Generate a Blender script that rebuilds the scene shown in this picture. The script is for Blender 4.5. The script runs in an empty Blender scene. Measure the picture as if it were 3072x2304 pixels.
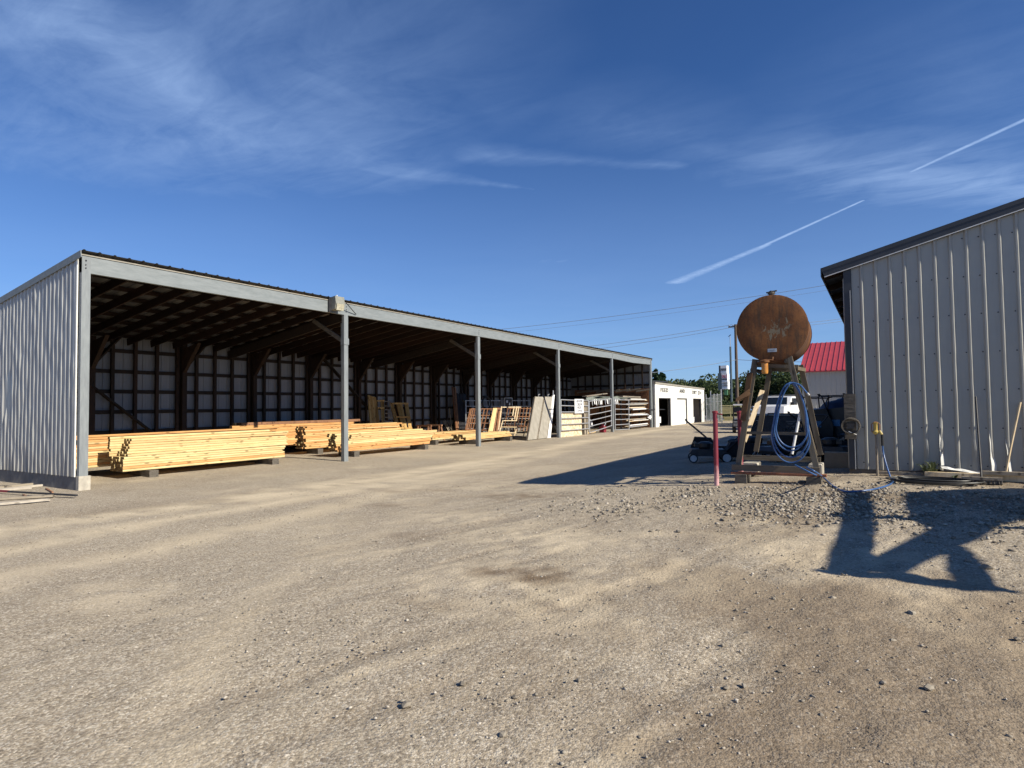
import bpy, math, random
import numpy as np
from mathutils import Vector, Matrix, noise
random.seed(7); RNG = np.random.default_rng(7)
PI = math.pi
SC = bpy.context.scene
COL = SC.collection

# ---------------------------------------------------------------- camera model
CAM = np.array([0.0, 0.0, 1.65])
FOC, YAW, PITCH, ROLL = 1826.474, 0.545, 0.037, -0.012
Fw = np.array([-math.sin(YAW)*math.cos(PITCH), math.cos(YAW)*math.cos(PITCH), math.sin(PITCH)])
Rr = np.array([math.cos(YAW), math.sin(YAW), 0.0]); Uu = np.cross(Rr, Fw)
Rt = math.cos(ROLL)*Rr + math.sin(ROLL)*Uu
Up = -math.sin(ROLL)*Rr + math.cos(ROLL)*Uu
def ray(x, y): return Fw + Rt*(x-1536)/FOC - Up*(y-1152)/FOC
def ax_(x, y, X): d = ray(x, y); p = CAM + d*(X/d[0]); return Vector(p)       # photo point on the plane x = X
def ay_(x, y, Y): d = ray(x, y); p = CAM + d*(Y/d[1]); return Vector(p)       # photo point on the plane y = Y
def ag_(x, y, z=0.0): d = ray(x, y); p = CAM + d*((z-1.65)/d[2]); return Vector(p)

# ---------------------------------------------------------------- materials
MATS = {}
def newmat(name):
    m = bpy.data.materials.new(name); m.use_nodes = True
    nt = m.node_tree; nt.nodes.clear()
    out = nt.nodes.new('ShaderNodeOutputMaterial'); b = nt.nodes.new('ShaderNodeBsdfPrincipled')
    nt.links.new(b.outputs[0], out.inputs[0])
    MATS[name] = m
    return m, nt, b
def nd(nt, t, **kw):
    n = nt.nodes.new(t)
    for k, v in kw.items():
        if k.startswith('i_'):
            n.inputs[k[2:].replace('_', ' ')].default_value = v
        else: setattr(n, k, v)
    return n
def ramp(nt, fac, stops):
    r = nt.nodes.new('ShaderNodeValToRGB'); cr = r.color_ramp
    while len(cr.elements) > 1: cr.elements.remove(cr.elements[-1])
    cr.elements[0].position = stops[0][0]; cr.elements[0].color = (*stops[0][1], 1)
    for p, c in stops[1:]:
        e = cr.elements.new(p); e.color = (*c, 1)
    nt.links.new(fac, r.inputs[0]); return r.outputs[0]
def mix(nt, fac, a, b, mode='MIX'):
    n = nt.nodes.new('ShaderNodeMix'); n.data_type = 'RGBA'; n.blend_type = mode
    for s, v in ((n.inputs[0], fac), (n.inputs[6], a), (n.inputs[7], b)):
        if hasattr(v, 'links') or isinstance(v, bpy.types.NodeSocket): nt.links.new(v, s)
        elif isinstance(v, (int, float)): s.default_value = v
        else: s.default_value = (*v, 1)
    return n.outputs[2]
def coords(nt, scale=(1, 1, 1), kind='Object'):
    t = nt.nodes.new('ShaderNodeTexCoord'); mp = nt.nodes.new('ShaderNodeMapping')
    mp.inputs['Scale'].default_value = scale
    nt.links.new(t.outputs[kind], mp.inputs[0]); return mp.outputs[0]
def nz(nt, vec, scale, detail=4, rough=.6, dist=0.0):
    n = nd(nt, 'ShaderNodeTexNoise'); n.inputs['Scale'].default_value = scale
    n.inputs['Detail'].default_value = detail; n.inputs['Roughness'].default_value = rough
    n.inputs['Distortion'].default_value = dist
    nt.links.new(vec, n.inputs['Vector']); return n.outputs[0]
def bump(nt, b, h, strength=.4, dist=.01):
    n = nt.nodes.new('ShaderNodeBump'); n.inputs['Strength'].default_value = strength
    n.inputs['Distance'].default_value = dist
    nt.links.new(h, n.inputs['Height']); nt.links.new(n.outputs[0], b.inputs['Normal'])
def simple(name, c1, c2=None, rough=.6, metal=0.0, scale=6, stretch=(1, 1, 1), bmp=0.15, spec=None, detail=5, bd=.01):
    m, nt, b = newmat(name)
    c2 = c2 or tuple(v*.7 for v in c1)
    v = coords(nt, stretch); f = nz(nt, v, scale, detail)
    nt.links.new(ramp(nt, f, [(.3, c2), (.7, c1)]), b.inputs['Base Color'])
    b.inputs['Roughness'].default_value = rough; b.inputs['Metallic'].default_value = metal
    if spec is not None: b.inputs['Specular IOR Level'].default_value = spec
    if bmp: bump(nt, b, f, bmp, bd)
    return m
def wood(name, c1, c2, c3=None, rough=.7, axis=1, vary=0.25):
    """grain runs along the local axis; each object picks its own shade"""
    m, nt, b = newmat(name)
    s = [14, 14, 14]; s[axis] = 1.0
    v = coords(nt, tuple(s))
    oi = nt.nodes.new('ShaderNodeObjectInfo')
    ad = nt.nodes.new('ShaderNodeVectorMath'); ad.operation = 'ADD'
    nt.links.new(v, ad.inputs[0]); 
    ml = nt.nodes.new('ShaderNodeMath'); ml.operation = 'MULTIPLY'; ml.inputs[1].default_value = 57
    nt.links.new(oi.outputs['Random'], ml.inputs[0]); nt.links.new(ml.outputs[0], ad.inputs[1])
    f = nz(nt, ad.outputs[0], 1.4, 6, .65, .4)
    base = ramp(nt, f, [(.25, c2), (.55, c1), (.8, tuple(min(1, q*1.15) for q in c1))])
    if c3:
        sh = ramp(nt, oi.outputs['Random'], [(0, (0, 0, 0)), (.45, (0, 0, 0)), (.9, (1, 1, 1))])
        base = mix(nt, sh, base, c3)
    # knots
    v2 = coords(nt, tuple([9 if i != axis else 3.0 for i in range(3)]))
    ad2 = nt.nodes.new('ShaderNodeVectorMath'); ad2.operation = 'ADD'
    nt.links.new(v2, ad2.inputs[0]); nt.links.new(ml.outputs[0], ad2.inputs[1])
    vo = nd(nt, 'ShaderNodeTexVoronoi'); vo.inputs['Scale'].default_value = 1.0; nt.links.new(ad2.outputs[0], vo.inputs['Vector'])
    kn = ramp(nt, vo.outputs['Distance'], [(0, (1, 1, 1)), (.16, (.7, .7, .7)), (.24, (0, 0, 0))])
    big_ = nz(nt, ad2.outputs[0], .5, 3, .6)
    base = mix(nt, ramp(nt, big_, [(.50, (0, 0, 0)), (.72, (.5, .5, .5))]), base, tuple(q*.8 for q in c2))
    base = mix(nt, kn, base, tuple(q*.45 for q in c2))
    nt.links.new(base, b.inputs['Base Color']); b.inputs['Roughness'].default_value = rough
    b.inputs['Specular IOR Level'].default_value = .25
    bump(nt, b, f, .3, .004)
    return m

M_PINE = wood('pine_board', (.66, .53, .27), (.52, .37, .16), (.60, .40, .19))
M_FIR = wood('fir_board', (.60, .33, .13), (.44, .20, .065), (.66, .45, .20))
M_OLDW = wood('weathered_board', (.27, .23, .18), (.15, .12, .09), (.34, .29, .22))
M_DARKW = wood('shaded_framing_timber', (.034, .021, .014), (.016, .010, .007), (.045, .025, .016), axis=2)  # this and the next two timbers: interior shade put into a near-black colour
M_DARKH = wood('shaded_girt_timber', (.036, .026, .020), (.016, .011, .008), (.03, .02, .015), axis=1)
M_RAFT = wood('shaded_rafter_timber', (.022, .012, .008), (.010, .006, .004), (.030, .015, .010), axis=0)
M_LEAN = wood('amber_timber', (.42, .24, .075), (.26, .13, .04), (.50, .32, .12), axis=2)
M_BROWNW = wood('brown_plank', (.22, .10, .05), (.11, .05, .025), (.30, .16, .09), axis=2)
M_STANDW = wood('grey_stand_timber', (.17, .145, .11), (.06, .046, .032), (.15, .12, .085), axis=2)
M_PALEW = wood('pale_leaning_timber', (.76, .62, .42), (.48, .35, .20), (.60, .46, .28), axis=2)
M_DARKBR = wood('dark_brown_plank', (.13, .072, .036), (.06, .033, .018), (.16, .09, .045), axis=2)
M_GREYPL = wood('pale_grey_plank', (.46, .41, .34), (.30, .26, .21))
M_REDW = simple('red_stained_board', (.30, .11, .05), (.17, .07, .04), .75, scale=9, stretch=(1, 6, 6))

def sheet_mat(name, c, dirt, rough=.45, low=None):
    m, nt, b = newmat(name)
    v = coords(nt); f = nz(nt, v, 1.3, 6, .7); g = nz(nt, coords(nt, (9, 9, .7)), 1.6, 5, .65)
    a = mix(nt, ramp(nt, f, [(.35, (0, 0, 0)), (.75, (.35, .35, .35))]), c, dirt)
    a = mix(nt, ramp(nt, g, [(.5, (0, 0, 0)), (.8, (.4, .4, .4))]), a, dirt)
    if low is not None:      # rain splash dirt near the foot of the wall
        gm = nt.nodes.new('ShaderNodeNewGeometry'); sp = nt.nodes.new('ShaderNodeSeparateXYZ'); nt.links.new(gm.outputs['Position'], sp.inputs[0])
        mr = nd(nt, 'ShaderNodeMapRange'); mr.inputs[1].default_value = low; mr.inputs[2].default_value = low+.55; mr.inputs[3].default_value = .75; mr.inputs[4].default_value = 0
        nt.links.new(sp.outputs[2], mr.inputs[0])
        mu = nt.nodes.new('ShaderNodeMath'); mu.operation = 'MULTIPLY'; nt.links.new(mr.outputs[0], mu.inputs[0]); nt.links.new(g, mu.inputs[1])
        a = mix(nt, mu.outputs[0], a, (.22, .19, .15))
    nt.links.new(a, b.inputs['Base Color']); b.inputs['Roughness'].default_value = rough
    b.inputs['Specular IOR Level'].default_value = .6
    bump(nt, b, nz(nt, v, 2.2, 2), .12, .01)
    return m
M_SHEET = sheet_mat('white_metal_sheet', (.365, .365, .355), (.27, .268, .258), rough=.38, low=.3)
M_SHEETR = sheet_mat('off_white_metal_sheet', (.355, .35, .315), (.255, .25, .22), rough=.38, low=.5)
M_BACK = sheet_mat('shaded_inner_sheet', (.24, .24, .25), (.16, .155, .15))  # inner side darkened in colour to carry the shade under the roof
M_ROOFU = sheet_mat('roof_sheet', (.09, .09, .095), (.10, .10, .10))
M_GREYP = simple('grey_painted_wood', (.225, .245, .25), (.165, .185, .19), .6, scale=5, stretch=(3, .6, 3), bmp=.25)
M_POST = simple('grey_painted_post', (.23, .25, .255), (.165, .18, .19), .6, scale=5, stretch=(3, 3, .6), bmp=.25)
M_CHAR = simple('charcoal_trim', (.045, .048, .055), (.032, .034, .04), .5, scale=3, bmp=.05)
M_TRIMW = simple('white_trim', (.75, .74, .70), (.62, .60, .55), .5, scale=4)
M_CONC = simple('pale_concrete', (.50, .46, .38), (.33, .30, .25), .9, scale=7, bmp=.4)
M_CONCD = simple('grey_concrete', (.20, .19, .18), (.12, .115, .11), .9, scale=5, bmp=.4)
M_BLOCK = simple('weathered_timber_block', (.15, .13, .105), (.06, .052, .043), .9, scale=6, stretch=(1, 4, 4), bmp=.6)
M_GALV = simple('galvanised_pipe', (.62, .62, .62), (.42, .42, .42), .38, .55, scale=12)
M_STEELD = simple('dark_steel', (.05, .05, .055), (.025, .025, .03), .5, .3, scale=9)
M_BLACK = simple('black_plastic', (.018, .018, .02), (.01, .01, .012), .45, scale=9)
M_RUBBER = simple('black_rubber', (.02, .02, .02), (.012, .012, .012), .8, scale=20)
M_HUBW = simple('white_plastic_hub', (.62, .62, .62), (.42, .42, .42), .5, scale=9)
M_GRASSBAG = simple('black_cloth', (.02, .02, .024), (.01, .01, .012), .9, scale=20)
M_WHITE = simple('white_stucco', (.84, .82, .76), (.70, .68, .62), .85, scale=9, bmp=.3)
M_INT = simple('dark_interior', (.035, .028, .022), (.02, .016, .012), .9, scale=3)
M_BRINT = simple('brown_interior_board', (.09, .042, .02), (.05, .022, .012), .9, scale=3)
M_LETTER = simple('black_letter_paint', (.03, .03, .03), None, .6)
M_REDROOF = simple('red_metal_roof', (.42, .055, .06), (.33, .045, .05), .4, scale=2, bmp=.05)
M_RED = simple('red_paint', (.26, .02, .035), (.13, .015, .02), .6, scale=12, stretch=(1, 1, .4), bmp=.3)
M_BLUEH = simple('blue_rubber_hose', (.05, .13, .32), (.025, .07, .19), .35, scale=20, spec=.6)
M_BLACKH = simple('black_rubber_hose', (.02, .022, .022), (.012, .012, .012), .5, scale=20)
M_BRASS = simple('yellow_painted_iron', (.62, .47, .12), (.35, .24, .07), .5, scale=12)
M_COPPER = simple('amber_filter_bowl', (.62, .28, .06), (.36, .14, .03), .35, scale=8)
M_TAN = simple('cardboard', (.40, .29, .19), (.31, .22, .14), .9, scale=6)
M_TARP = simple('dark_blue_tarp', (.02, .03, .075), (.01, .014, .035), .5, scale=4, bmp=.6, bd=.04)
M_GTARP = simple('grey_green_tarp', (.20, .22, .19), (.12, .135, .115), .7, scale=3, bmp=.6, bd=.04)
M_PAPER = simple('white_paper', (.86, .86, .85), (.78, .78, .78), .8, scale=3, bmp=0)
M_INK = simple('faded_ink', (.10, .10, .12), (.30, .30, .33), .8, scale=30, bmp=0)
M_GLASS = simple('dark_car_glass', (.012, .016, .022), (.008, .01, .012), .08, scale=2, bmp=0, spec=.8)
M_CARW = simple('white_car_paint', (.80, .80, .80), (.74, .74, .74), .25, scale=2, bmp=0)
M_CARG = simple('grey_car_paint', (.10, .13, .14), (.07, .09, .10), .3, scale=2, bmp=0)
M_CHROME = simple('chrome', (.7, .7, .7), (.5, .5, .5), .15, .9, scale=6, bmp=0)
M_YELLOW = simple('cream_yellow_paint', (.72, .66, .36), (.56, .50, .26), .6, scale=6)
M_POLEW = simple('utility_pole_wood', (.14, .095, .065), (.07, .05, .035), .9, scale=5, stretch=(5, 5, .5), bmp=.4)
M_WIRE = simple('wire', (.20, .24, .30), None, .6)
M_BARK = simple('bark', (.10, .075, .05), (.05, .04, .03), .95, scale=8, stretch=(3, 3, .6), bmp=.6)
M_SIGNR = simple('red_sign_ink', (.55, .10, .10), (.45, .12, .12), .6)
M_GREEN = simple('green_sign_panel', (.12, .30, .14), (.09, .2, .10), .6)
M_SLAB = simple('grey_panel', (.34, .31, .26), (.24, .22, .18), .85, scale=5, stretch=(1, 1, .6), bmp=.3)
M_SHINGLE = simple('brown_shingle', (.13, .10, .08), (.08, .06, .05), .9, scale=9)
M_LENS = simple('cloudy_lamp_glass', (.55, .52, .40), (.32, .29, .20), .3, scale=16, bmp=.2)
M_LAMPH = simple('weathered_lamp_housing', (.27, .27, .23), (.17, .17, .14), .6, scale=9, bmp=.1)
M_MESHW = simple('fence_wire', (.30, .34, .33), (.2, .22, .22), .5, .4)
M_BLUE = simple('blue_paint', (.05, .22, .42), (.03, .13, .28), .5, scale=7)

def osb():
    m, nt, b = newmat('strand_board')
    v = coords(nt, (1, 1, 1)); vo = nd(nt, 'ShaderNodeTexVoronoi'); vo.inputs['Scale'].default_value = 14
    nt.links.new(v, vo.inputs['Vector'])
    sp = nt.nodes.new('ShaderNodeSeparateColor'); nt.links.new(vo.outputs['Color'], sp.inputs[0])
    c = ramp(nt, sp.outputs[0], [(0, (.42, .30, .18)), (.5, (.62, .50, .33)), (1, (.78, .68, .50))])
    nt.links.new(c, b.inputs['Base Color']); b.inputs['Roughness'].default_value = .85; return m
M_OSB = osb()
def rust():
    m, nt, b = newmat('rusted_steel')
    v = coords(nt); f = nz(nt, v, 2.2, 8, .7, .3); g = nz(nt, coords(nt, (7, 7, 1.2)), 2.0, 8, .7); h = nz(nt, v, 30, 4, .7)
    a = ramp(nt, f, [(.28, (.055, .020, .008)), (.48, (.135, .050, .015)), (.66, (.22, .088, .025)), (.8, (.15, .10, .055))])
    a = mix(nt, ramp(nt, g, [(.47, (0, 0, 0)), (.66, (.85, .85, .85))]), a, (.042, .026, .016))
    a = mix(nt, ramp(nt, h, [(.55, (0, 0, 0)), (.7, (.5, .5, .5))]), a, (.038, .017, .009))
    # flaked old paint in the middle of the end
    k = nz(nt, coords(nt, (1, 1, .8)), 7, 6, .75, 1.2)
    sp = nt.nodes.new('ShaderNodeVectorMath'); sp.operation = 'DISTANCE'; nt.links.new(coords(nt), sp.inputs[0]); sp.inputs[1].default_value = (.06, 0, -.02)
    mr = nd(nt, 'ShaderNodeMapRange'); mr.inputs[1].default_value = .04; mr.inputs[2].default_value = .36; mr.inputs[3].default_value = .15; mr.inputs[4].default_value = -.10
    nt.links.new(sp.outputs['Value'], mr.inputs[0])
    ad = nt.nodes.new('ShaderNodeMath'); ad.operation = 'ADD'; nt.links.new(k, ad.inputs[0]); nt.links.new(mr.outputs[0], ad.inputs[1])
    a = mix(nt, ramp(nt, ad.outputs[0], [(.60, (0, 0, 0)), (.66, (.85, .85, .85))]), a, (.19, .165, .115))
    nt.links.new(a, b.inputs['Base Color']); b.inputs['Roughness'].default_value = .85; bump(nt, b, h, .4, .006); return m
M_RUST = rust()
def redpink():
    m, nt, b = newmat('faded_red_post_paint')
    gm = coords(nt); sp = nt.nodes.new('ShaderNodeSeparateXYZ'); nt.links.new(gm, sp.inputs[0])
    f = nz(nt, coords(nt, (1, 1, .5)), 22, 5, .7)
    mr = nd(nt, 'ShaderNodeMapRange'); mr.inputs[1].default_value = .55; mr.inputs[2].default_value = .05; mr.inputs[3].default_value = -.3; mr.inputs[4].default_value = .35
    nt.links.new(sp.outputs[2], mr.inputs[0]); ad = nt.nodes.new('ShaderNodeMath'); ad.operation = 'ADD'
    nt.links.new(f, ad.inputs[0]); nt.links.new(mr.outputs[0], ad.inputs[1])
    a = mix(nt, ramp(nt, ad.outputs[0], [(.45, (0, 0, 0)), (.8, (1, 1, 1))]), (.19, .018, .035), (.58, .33, .33))
    nt.links.new(a, b.inputs['Base Color']); b.inputs['Roughness'].default_value = .6; return m
M_REDPOST = redpink()
def leafmat(name, a, bb, c):
    m, nt, b = newmat(name)
    v = coords(nt); f = nz(nt, v, .9, 4, .7)
    nt.links.new(ramp(nt, f, [(.3, a), (.5, bb), (.72, c)]), b.inputs['Base Color']); b.inputs['Roughness'].default_value = .6
    b.inputs['Specular IOR Level'].default_value = .2
    tr = nt.nodes.new('ShaderNodeBsdfTranslucent'); tr.inputs[0].default_value = (*[min(1, q*1.3) for q in bb], 1)
    ms = nt.nodes.new('ShaderNodeMixShader'); ms.inputs[0].default_value = .25
    nt.links.new(b.outputs[0], ms.inputs[1]); nt.links.new(tr.outputs[0], ms.inputs[2])
    nt.links.new(ms.outputs[0], [n for n in nt.nodes if n.type == 'OUTPUT_MATERIAL'][0].inputs[0]); return m
M_LEAF1 = leafmat('green_leaves', (.024, .042, .016), (.048, .07, .026), (.09, .105, .04))
M_LEAF2 = leafmat('dark_needles', (.012, .028, .012), (.026, .05, .02), (.05, .075, .03))
M_LEAF3 = leafmat('olive_leaves', (.05, .07, .03), (.10, .12, .055), (.17, .17, .08))
def ground_mat():
    m, nt, b = newmat('gravel_dirt')
    at = nt.nodes.new('ShaderNodeAttribute'); at.attribute_name = 'dust'; at2 = nt.nodes.new('ShaderNodeAttribute'); at2.attribute_name = 'dark'
    v = coords(nt); L = nt.links
    vs = coords(nt, (1, .3, 1))
    big = nz(nt, v, .35, 5, .6); mid = nz(nt, v, 2.3, 6, .7, .4); fine = nz(nt, v, 38, 3, .75); st = nz(nt, vs, 1.6, 5, .6, .8)
    vo = nd(nt, 'ShaderNodeTexVoronoi'); vo.inputs['Scale'].default_value = 95; L.new(v, vo.inputs['Vector'])
    vo2 = nd(nt, 'ShaderNodeTexVoronoi'); vo2.inputs['Scale'].default_value = 42; vo2.inputs['Randomness'].default_value = 1; L.new(v, vo2.inputs['Vector'])
    base = ramp(nt, mid, [(.25, (.265, .212, .155)), (.5, (.37, .305, .228)), (.78, (.47, .395, .30))])
    base = mix(nt, ramp(nt, st, [(.42, (0, 0, 0)), (.68, (.75, .75, .75))]), base, (.235, .178, .115))
    base = mix(nt, ramp(nt, big, [(.42, (0, 0, 0)), (.68, (.55, .55, .55))]), base, (.52, .445, .33))
    # stones of the packed gravel, each with its own shade
    sp = nt.nodes.new('ShaderNodeSeparateColor'); L.new(vo.outputs['Color'], sp.inputs[0])
    peb = ramp(nt, sp.outputs[0], [(0, (.20, .168, .130)), (.35, (.33, .28, .215)), (.75, (.45, .39, .305)), (1, (.66, .60, .50))])
    sp2 = nt.nodes.new('ShaderNodeSeparateColor'); L.new(vo2.outputs['Color'], sp2.inputs[0])
    peb2 = ramp(nt, sp2.outputs[1], [(0, (.20, .165, .125)), (.6, (.35, .295, .215)), (1, (.58, .52, .42))])
    iss = ramp(nt, sp2.outputs[0], [(.72, (0, 0, 0)), (.76, (1, 1, 1))])
    du = nt.nodes.new('ShaderNodeMath'); du.operation = 'SUBTRACT'; du.inputs[0].default_value = .72; du.use_clamp = True
    L.new(at.outputs['Fac'], du.inputs[1])
    base = mix(nt, du.outputs[0], base, peb)
    i2 = nt.nodes.new('ShaderNodeMath'); i2.operation = 'MULTIPLY'; L.new(iss, i2.inputs[0]); L.new(du.outputs[0], i2.inputs[1])
    base = mix(nt, i2.outputs[0], base, peb2)
    base = mix(nt, at.outputs['Fac'], base, (.64, .545, .40))
    base = mix(nt, at2.outputs['Fac'], base, (.165, .12, .08))
    gr = ramp(nt, fine, [(.3, (.72, .72, .72)), (.7, (1.18, 1.18, 1.18))])
    base = mix(nt, 1.0, base, gr, 'MULTIPLY')
    hs = nt.nodes.new('ShaderNodeHueSaturation'); hs.inputs['Saturation'].default_value = 1.06; L.new(base, hs.inputs['Color']); base = hs.outputs[0]
    L.new(base, b.inputs['Base Color']); b.inputs['Roughness'].default_value = .95; b.inputs['Specular IOR Level'].default_value = .15
    inv = nt.nodes.new('ShaderNodeMath'); inv.operation = 'SUBTRACT'; inv.inputs[0].default_value = 1; L.new(vo.outputs['Distance'], inv.inputs[1])
    inv2 = nt.nodes.new('ShaderNodeMath'); inv2.operation = 'MULTIPLY'; L.new(vo2.outputs['Distance'], inv2.inputs[0]); inv2.inputs[1].default_value = -1.4
    s1 = nt.nodes.new('ShaderNodeMath'); s1.operation = 'ADD'; L.new(inv.outputs[0], s1.inputs[0]); L.new(inv2.outputs[0], s1.inputs[1])
    s2 = nt.nodes.new('ShaderNodeMath'); s2.operation = 'ADD'; L.new(s1.outputs[0], s2.inputs[0]); L.new(fine, s2.inputs[1])
    s3 = nt.nodes.new('ShaderNodeMath'); s3.operation = 'MULTIPLY_ADD'; L.new(mid, s3.inputs[0]); s3.inputs[1].default_value = 4; L.new(s2.outputs[0], s3.inputs[2])
    bump(nt, b, s3.outputs[0], .55, .0065)
    return m
M_GROUND = ground_mat()
def stone_mat():
    m, nt, b = newmat('stone')
    at = nt.nodes.new('ShaderNodeAttribute'); at.attribute_name = 'shade'
    oi = nt.nodes.new('ShaderNodeObjectInfo'); ad = nt.nodes.new('ShaderNodeMath'); ad.operation = 'ADD'
    mu = nt.nodes.new('ShaderNodeMath'); mu.operation = 'MULTIPLY'; mu.inputs[1].default_value = .35
    nt.links.new(oi.outputs['Random'], mu.inputs[0]); nt.links.new(mu.outputs[0], ad.inputs[0]); nt.links.new(at.outputs['Fac'], ad.inputs[1])
    c = ramp(nt, ad.outputs[0], [(0, (.11, .092, .075)), (.4, (.22, .19, .15)), (.8, (.33, .29, .23)), (1, (.50, .45, .38))])
    f = nz(nt, coords(nt), 40, 4, .7)
    c = mix(nt, 1.0, c, ramp(nt, f, [(.3, (.75, .75, .75)), (.7, (1.15, 1.15, 1.15))]), 'MULTIPLY')
    nt.links.new(c, b.inputs['Base Color']); b.inputs['Roughness'].default_value = .9; b.inputs['Specular IOR Level'].default_value = .2
    bump(nt, b, f, .4, .004); return m
M_STONE = stone_mat()
M_ASPH = simple('asphalt', (.17, .165, .165), (.13, .13, .13), .9, scale=3)

# ---------------------------------------------------------------- mesh helpers
class MB:
    def __init__(s): s.v = []; s.f = []
    def add(s, vs, fs):
        o = len(s.v); s.v += [tuple(q) for q in vs]; s.f += [tuple(i+o for i in f) for f in fs]; return s
    def box(s, x0, y0, z0, x1, y1, z1):
        return s.add([(x0,y0,z0),(x1,y0,z0),(x1,y1,z0),(x0,y1,z0),(x0,y0,z1),(x1,y0,z1),(x1,y1,z1),(x0,y1,z1)],
              [(3,2,1,0),(4,5,6,7),(0,1,5,4),(1,2,6,5),(2,3,7,6),(3,0,4,7)])
    def cbox(s, c, d): return s.box(c[0]-d[0]/2, c[1]-d[1]/2, c[2]-d[2]/2, c[0]+d[0]/2, c[1]+d[1]/2, c[2]+d[2]/2)
    def beam(s, p, q, w, t, up=(0, 0, 1)):
        """box from p to q; w wide along up x dir, t thick along the third axis"""
        p, q = Vector(p), Vector(q); d = (q-p).normalized(); up = Vector(up)
        a = d.cross(up)
        if a.length < 1e-4: a = d.cross(Vector((0, 1, 0)))
        a.normalize(); b = a.cross(d).normalized(); a *= w/2; b *= t/2
        return s.add([p-a-b, p+a-b, p+a+b, p-a+b, q-a-b, q+a-b, q+a+b, q-a+b],
              [(0,1,2,3),(7,6,5,4),(0,4,5,1),(1,5,6,2),(2,6,7,3),(3,7,4,0)])
    def tube(s, pts, r, n=8, cap=True, closed=False):
        pts = [Vector(p) for p in pts]; m = len(pts); o = len(s.v)
        nrm = None
        for i, p in enumerate(pts):
            if closed: d = pts[(i+1) % m]-pts[i-1]
            else: d = pts[min(i+1, m-1)]-pts[max(i-1, 0)]
            d.normalize()
            if nrm is None:
                nrm = d.cross(Vector((0, 0, 1)))
                if nrm.length < 1e-3: nrm = d.cross(Vector((0, 1, 0)))
            nrm = (nrm - d*nrm.dot(d)).normalized(); bn = d.cross(nrm)
            rr = r[i] if isinstance(r, (list, tuple)) else r
            for k in range(n):
                a = 2*PI*k/n; s.v.append(tuple(p+nrm*math.cos(a)*rr+bn*math.sin(a)*rr))
        for i in range(m if closed else m-1):
            j = (i+1) % m
            for k in range(n):
                k2 = (k+1) % n; s.f.append((o+i*n+k, o+i*n+k2, o+j*n+k2, o+j*n+k))
        if cap and not closed:
            s.f.append(tuple(o+k for k in reversed(range(n)))); s.f.append(tuple(o+(m-1)*n+k for k in range(n)))
        return s
    def prism(s, poly, a, b):
        """poly: 3-D points, extruded from offset a to offset b (vectors)"""
        n = len(poly); a, b = Vector(a), Vector(b)
        vs = [Vector(p)+a for p in poly]+[Vector(p)+b for p in poly]
        fs = [tuple(range(n-1, -1, -1)), tuple(range(n, 2*n))]+[(i, (i+1) % n, n+(i+1) % n, n+i) for i in range(n)]
        return s.add(vs, fs)
    def lathe(s, prof, c, axis, n=32):
        """prof: (radius, distance along axis)"""
        ax = Vector(axis).normalized(); u = ax.cross(Vector((0, 0, 1)))
        if u.length < 1e-3: u = Vector((1, 0, 0))
        u.normalize(); w = ax.cross(u); c = Vector(c); o = len(s.v)
        for r, h in prof:
            for k in range(n):
                a = 2*PI*k/n; s.v.append(tuple(c+ax*h+(u*math.cos(a)+w*math.sin(a))*r))
        for i in range(len(prof)-1):
            for k in range(n):
                k2 = (k+1) % n; s.f.append((o+i*n+k, o+i*n+k2, o+(i+1)*n+k2, o+(i+1)*n+k))
        return s
    def build(s, name, mat, parent=None, smooth=False, org=None):
        me = bpy.data.meshes.new(name)
        vs = s.v
        if org is not None:
            o_ = Vector(org); vs = [tuple(Vector(q)-o_) for q in s.v]
        me.from_pydata(vs, [], s.f); me.materials.append(mat); me.update()
        if smooth:
            me.shade_smooth()
            if hasattr(me, 'set_sharp_from_angle'): me.set_sharp_from_angle(angle=math.radians(40))
        o = bpy.data.objects.new(name, me); COL.objects.link(o)
        if org is not None: o.location = Vector(org)
        if parent is not None:
            o.parent = parent
            if org is None: o.matrix_parent_inverse = parent.matrix_basis.inverted()
            else: o.matrix_parent_inverse = parent.matrix_basis.inverted()
        return o
def thing(name, label, cat, loc=(0, 0, 0), rz=0.0, group=None):
    o = bpy.data.objects.new(name, None); COL.objects.link(o); o.location = Vector(loc); o.rotation_euler = (0, 0, rz)
    o.empty_display_size = .2
    o['label'] = label; o['category'] = cat
    if group: o['group'] = group
    return o
def tag(o, label, cat, group=None, kind=None):
    o['label'] = label; o['category'] = cat
    if group: o['group'] = group
    if kind: o['kind'] = kind
    return o
def setting(o): o['kind'] = 'structure'; return o
def dup(root, loc, rz, label=None, group=None, scale=None):
    r = root.copy(); COL.objects.link(r); r.location = Vector(loc); r.rotation_euler = (0, 0, rz)
    if scale: r.scale = (scale,)*3
    if label: r['label'] = label
    if group: r['group'] = group
    for ch in list(root.children):
        c = ch.copy(); COL.objects.link(c); c.parent = r
        for g in ch.children:
            d = g.copy(); COL.objects.link(d); d.parent = c
    return r
def local(root, mb, name, mat, parent=None, smooth=False):
    """part given in the thing's own coordinates"""
    o = mb.build(name, mat, None, smooth); o.parent = parent or root; return o
def text_mesh(txt, size, thick, mat, name='lettering', bold=0.0, spacing=1.0, align='CENTER'):
    cu = bpy.data.curves.new(name, 'FONT'); cu.body = txt; cu.size = size; cu.extrude = thick; cu.offset = bold
    cu.space_character = spacing; cu.align_x = align; cu.align_y = 'CENTER'
    t = bpy.data.objects.new(name, cu); COL.objects.link(t); bpy.context.view_layer.update()
    me = bpy.data.meshes.new_from_object(t); COL.objects.unlink(t); bpy.data.objects.remove(t)
    me.materials.clear(); me.materials.append(mat); me.name = name
    o = bpy.data.objects.new(name, me); COL.objects.link(o); return o

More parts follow.
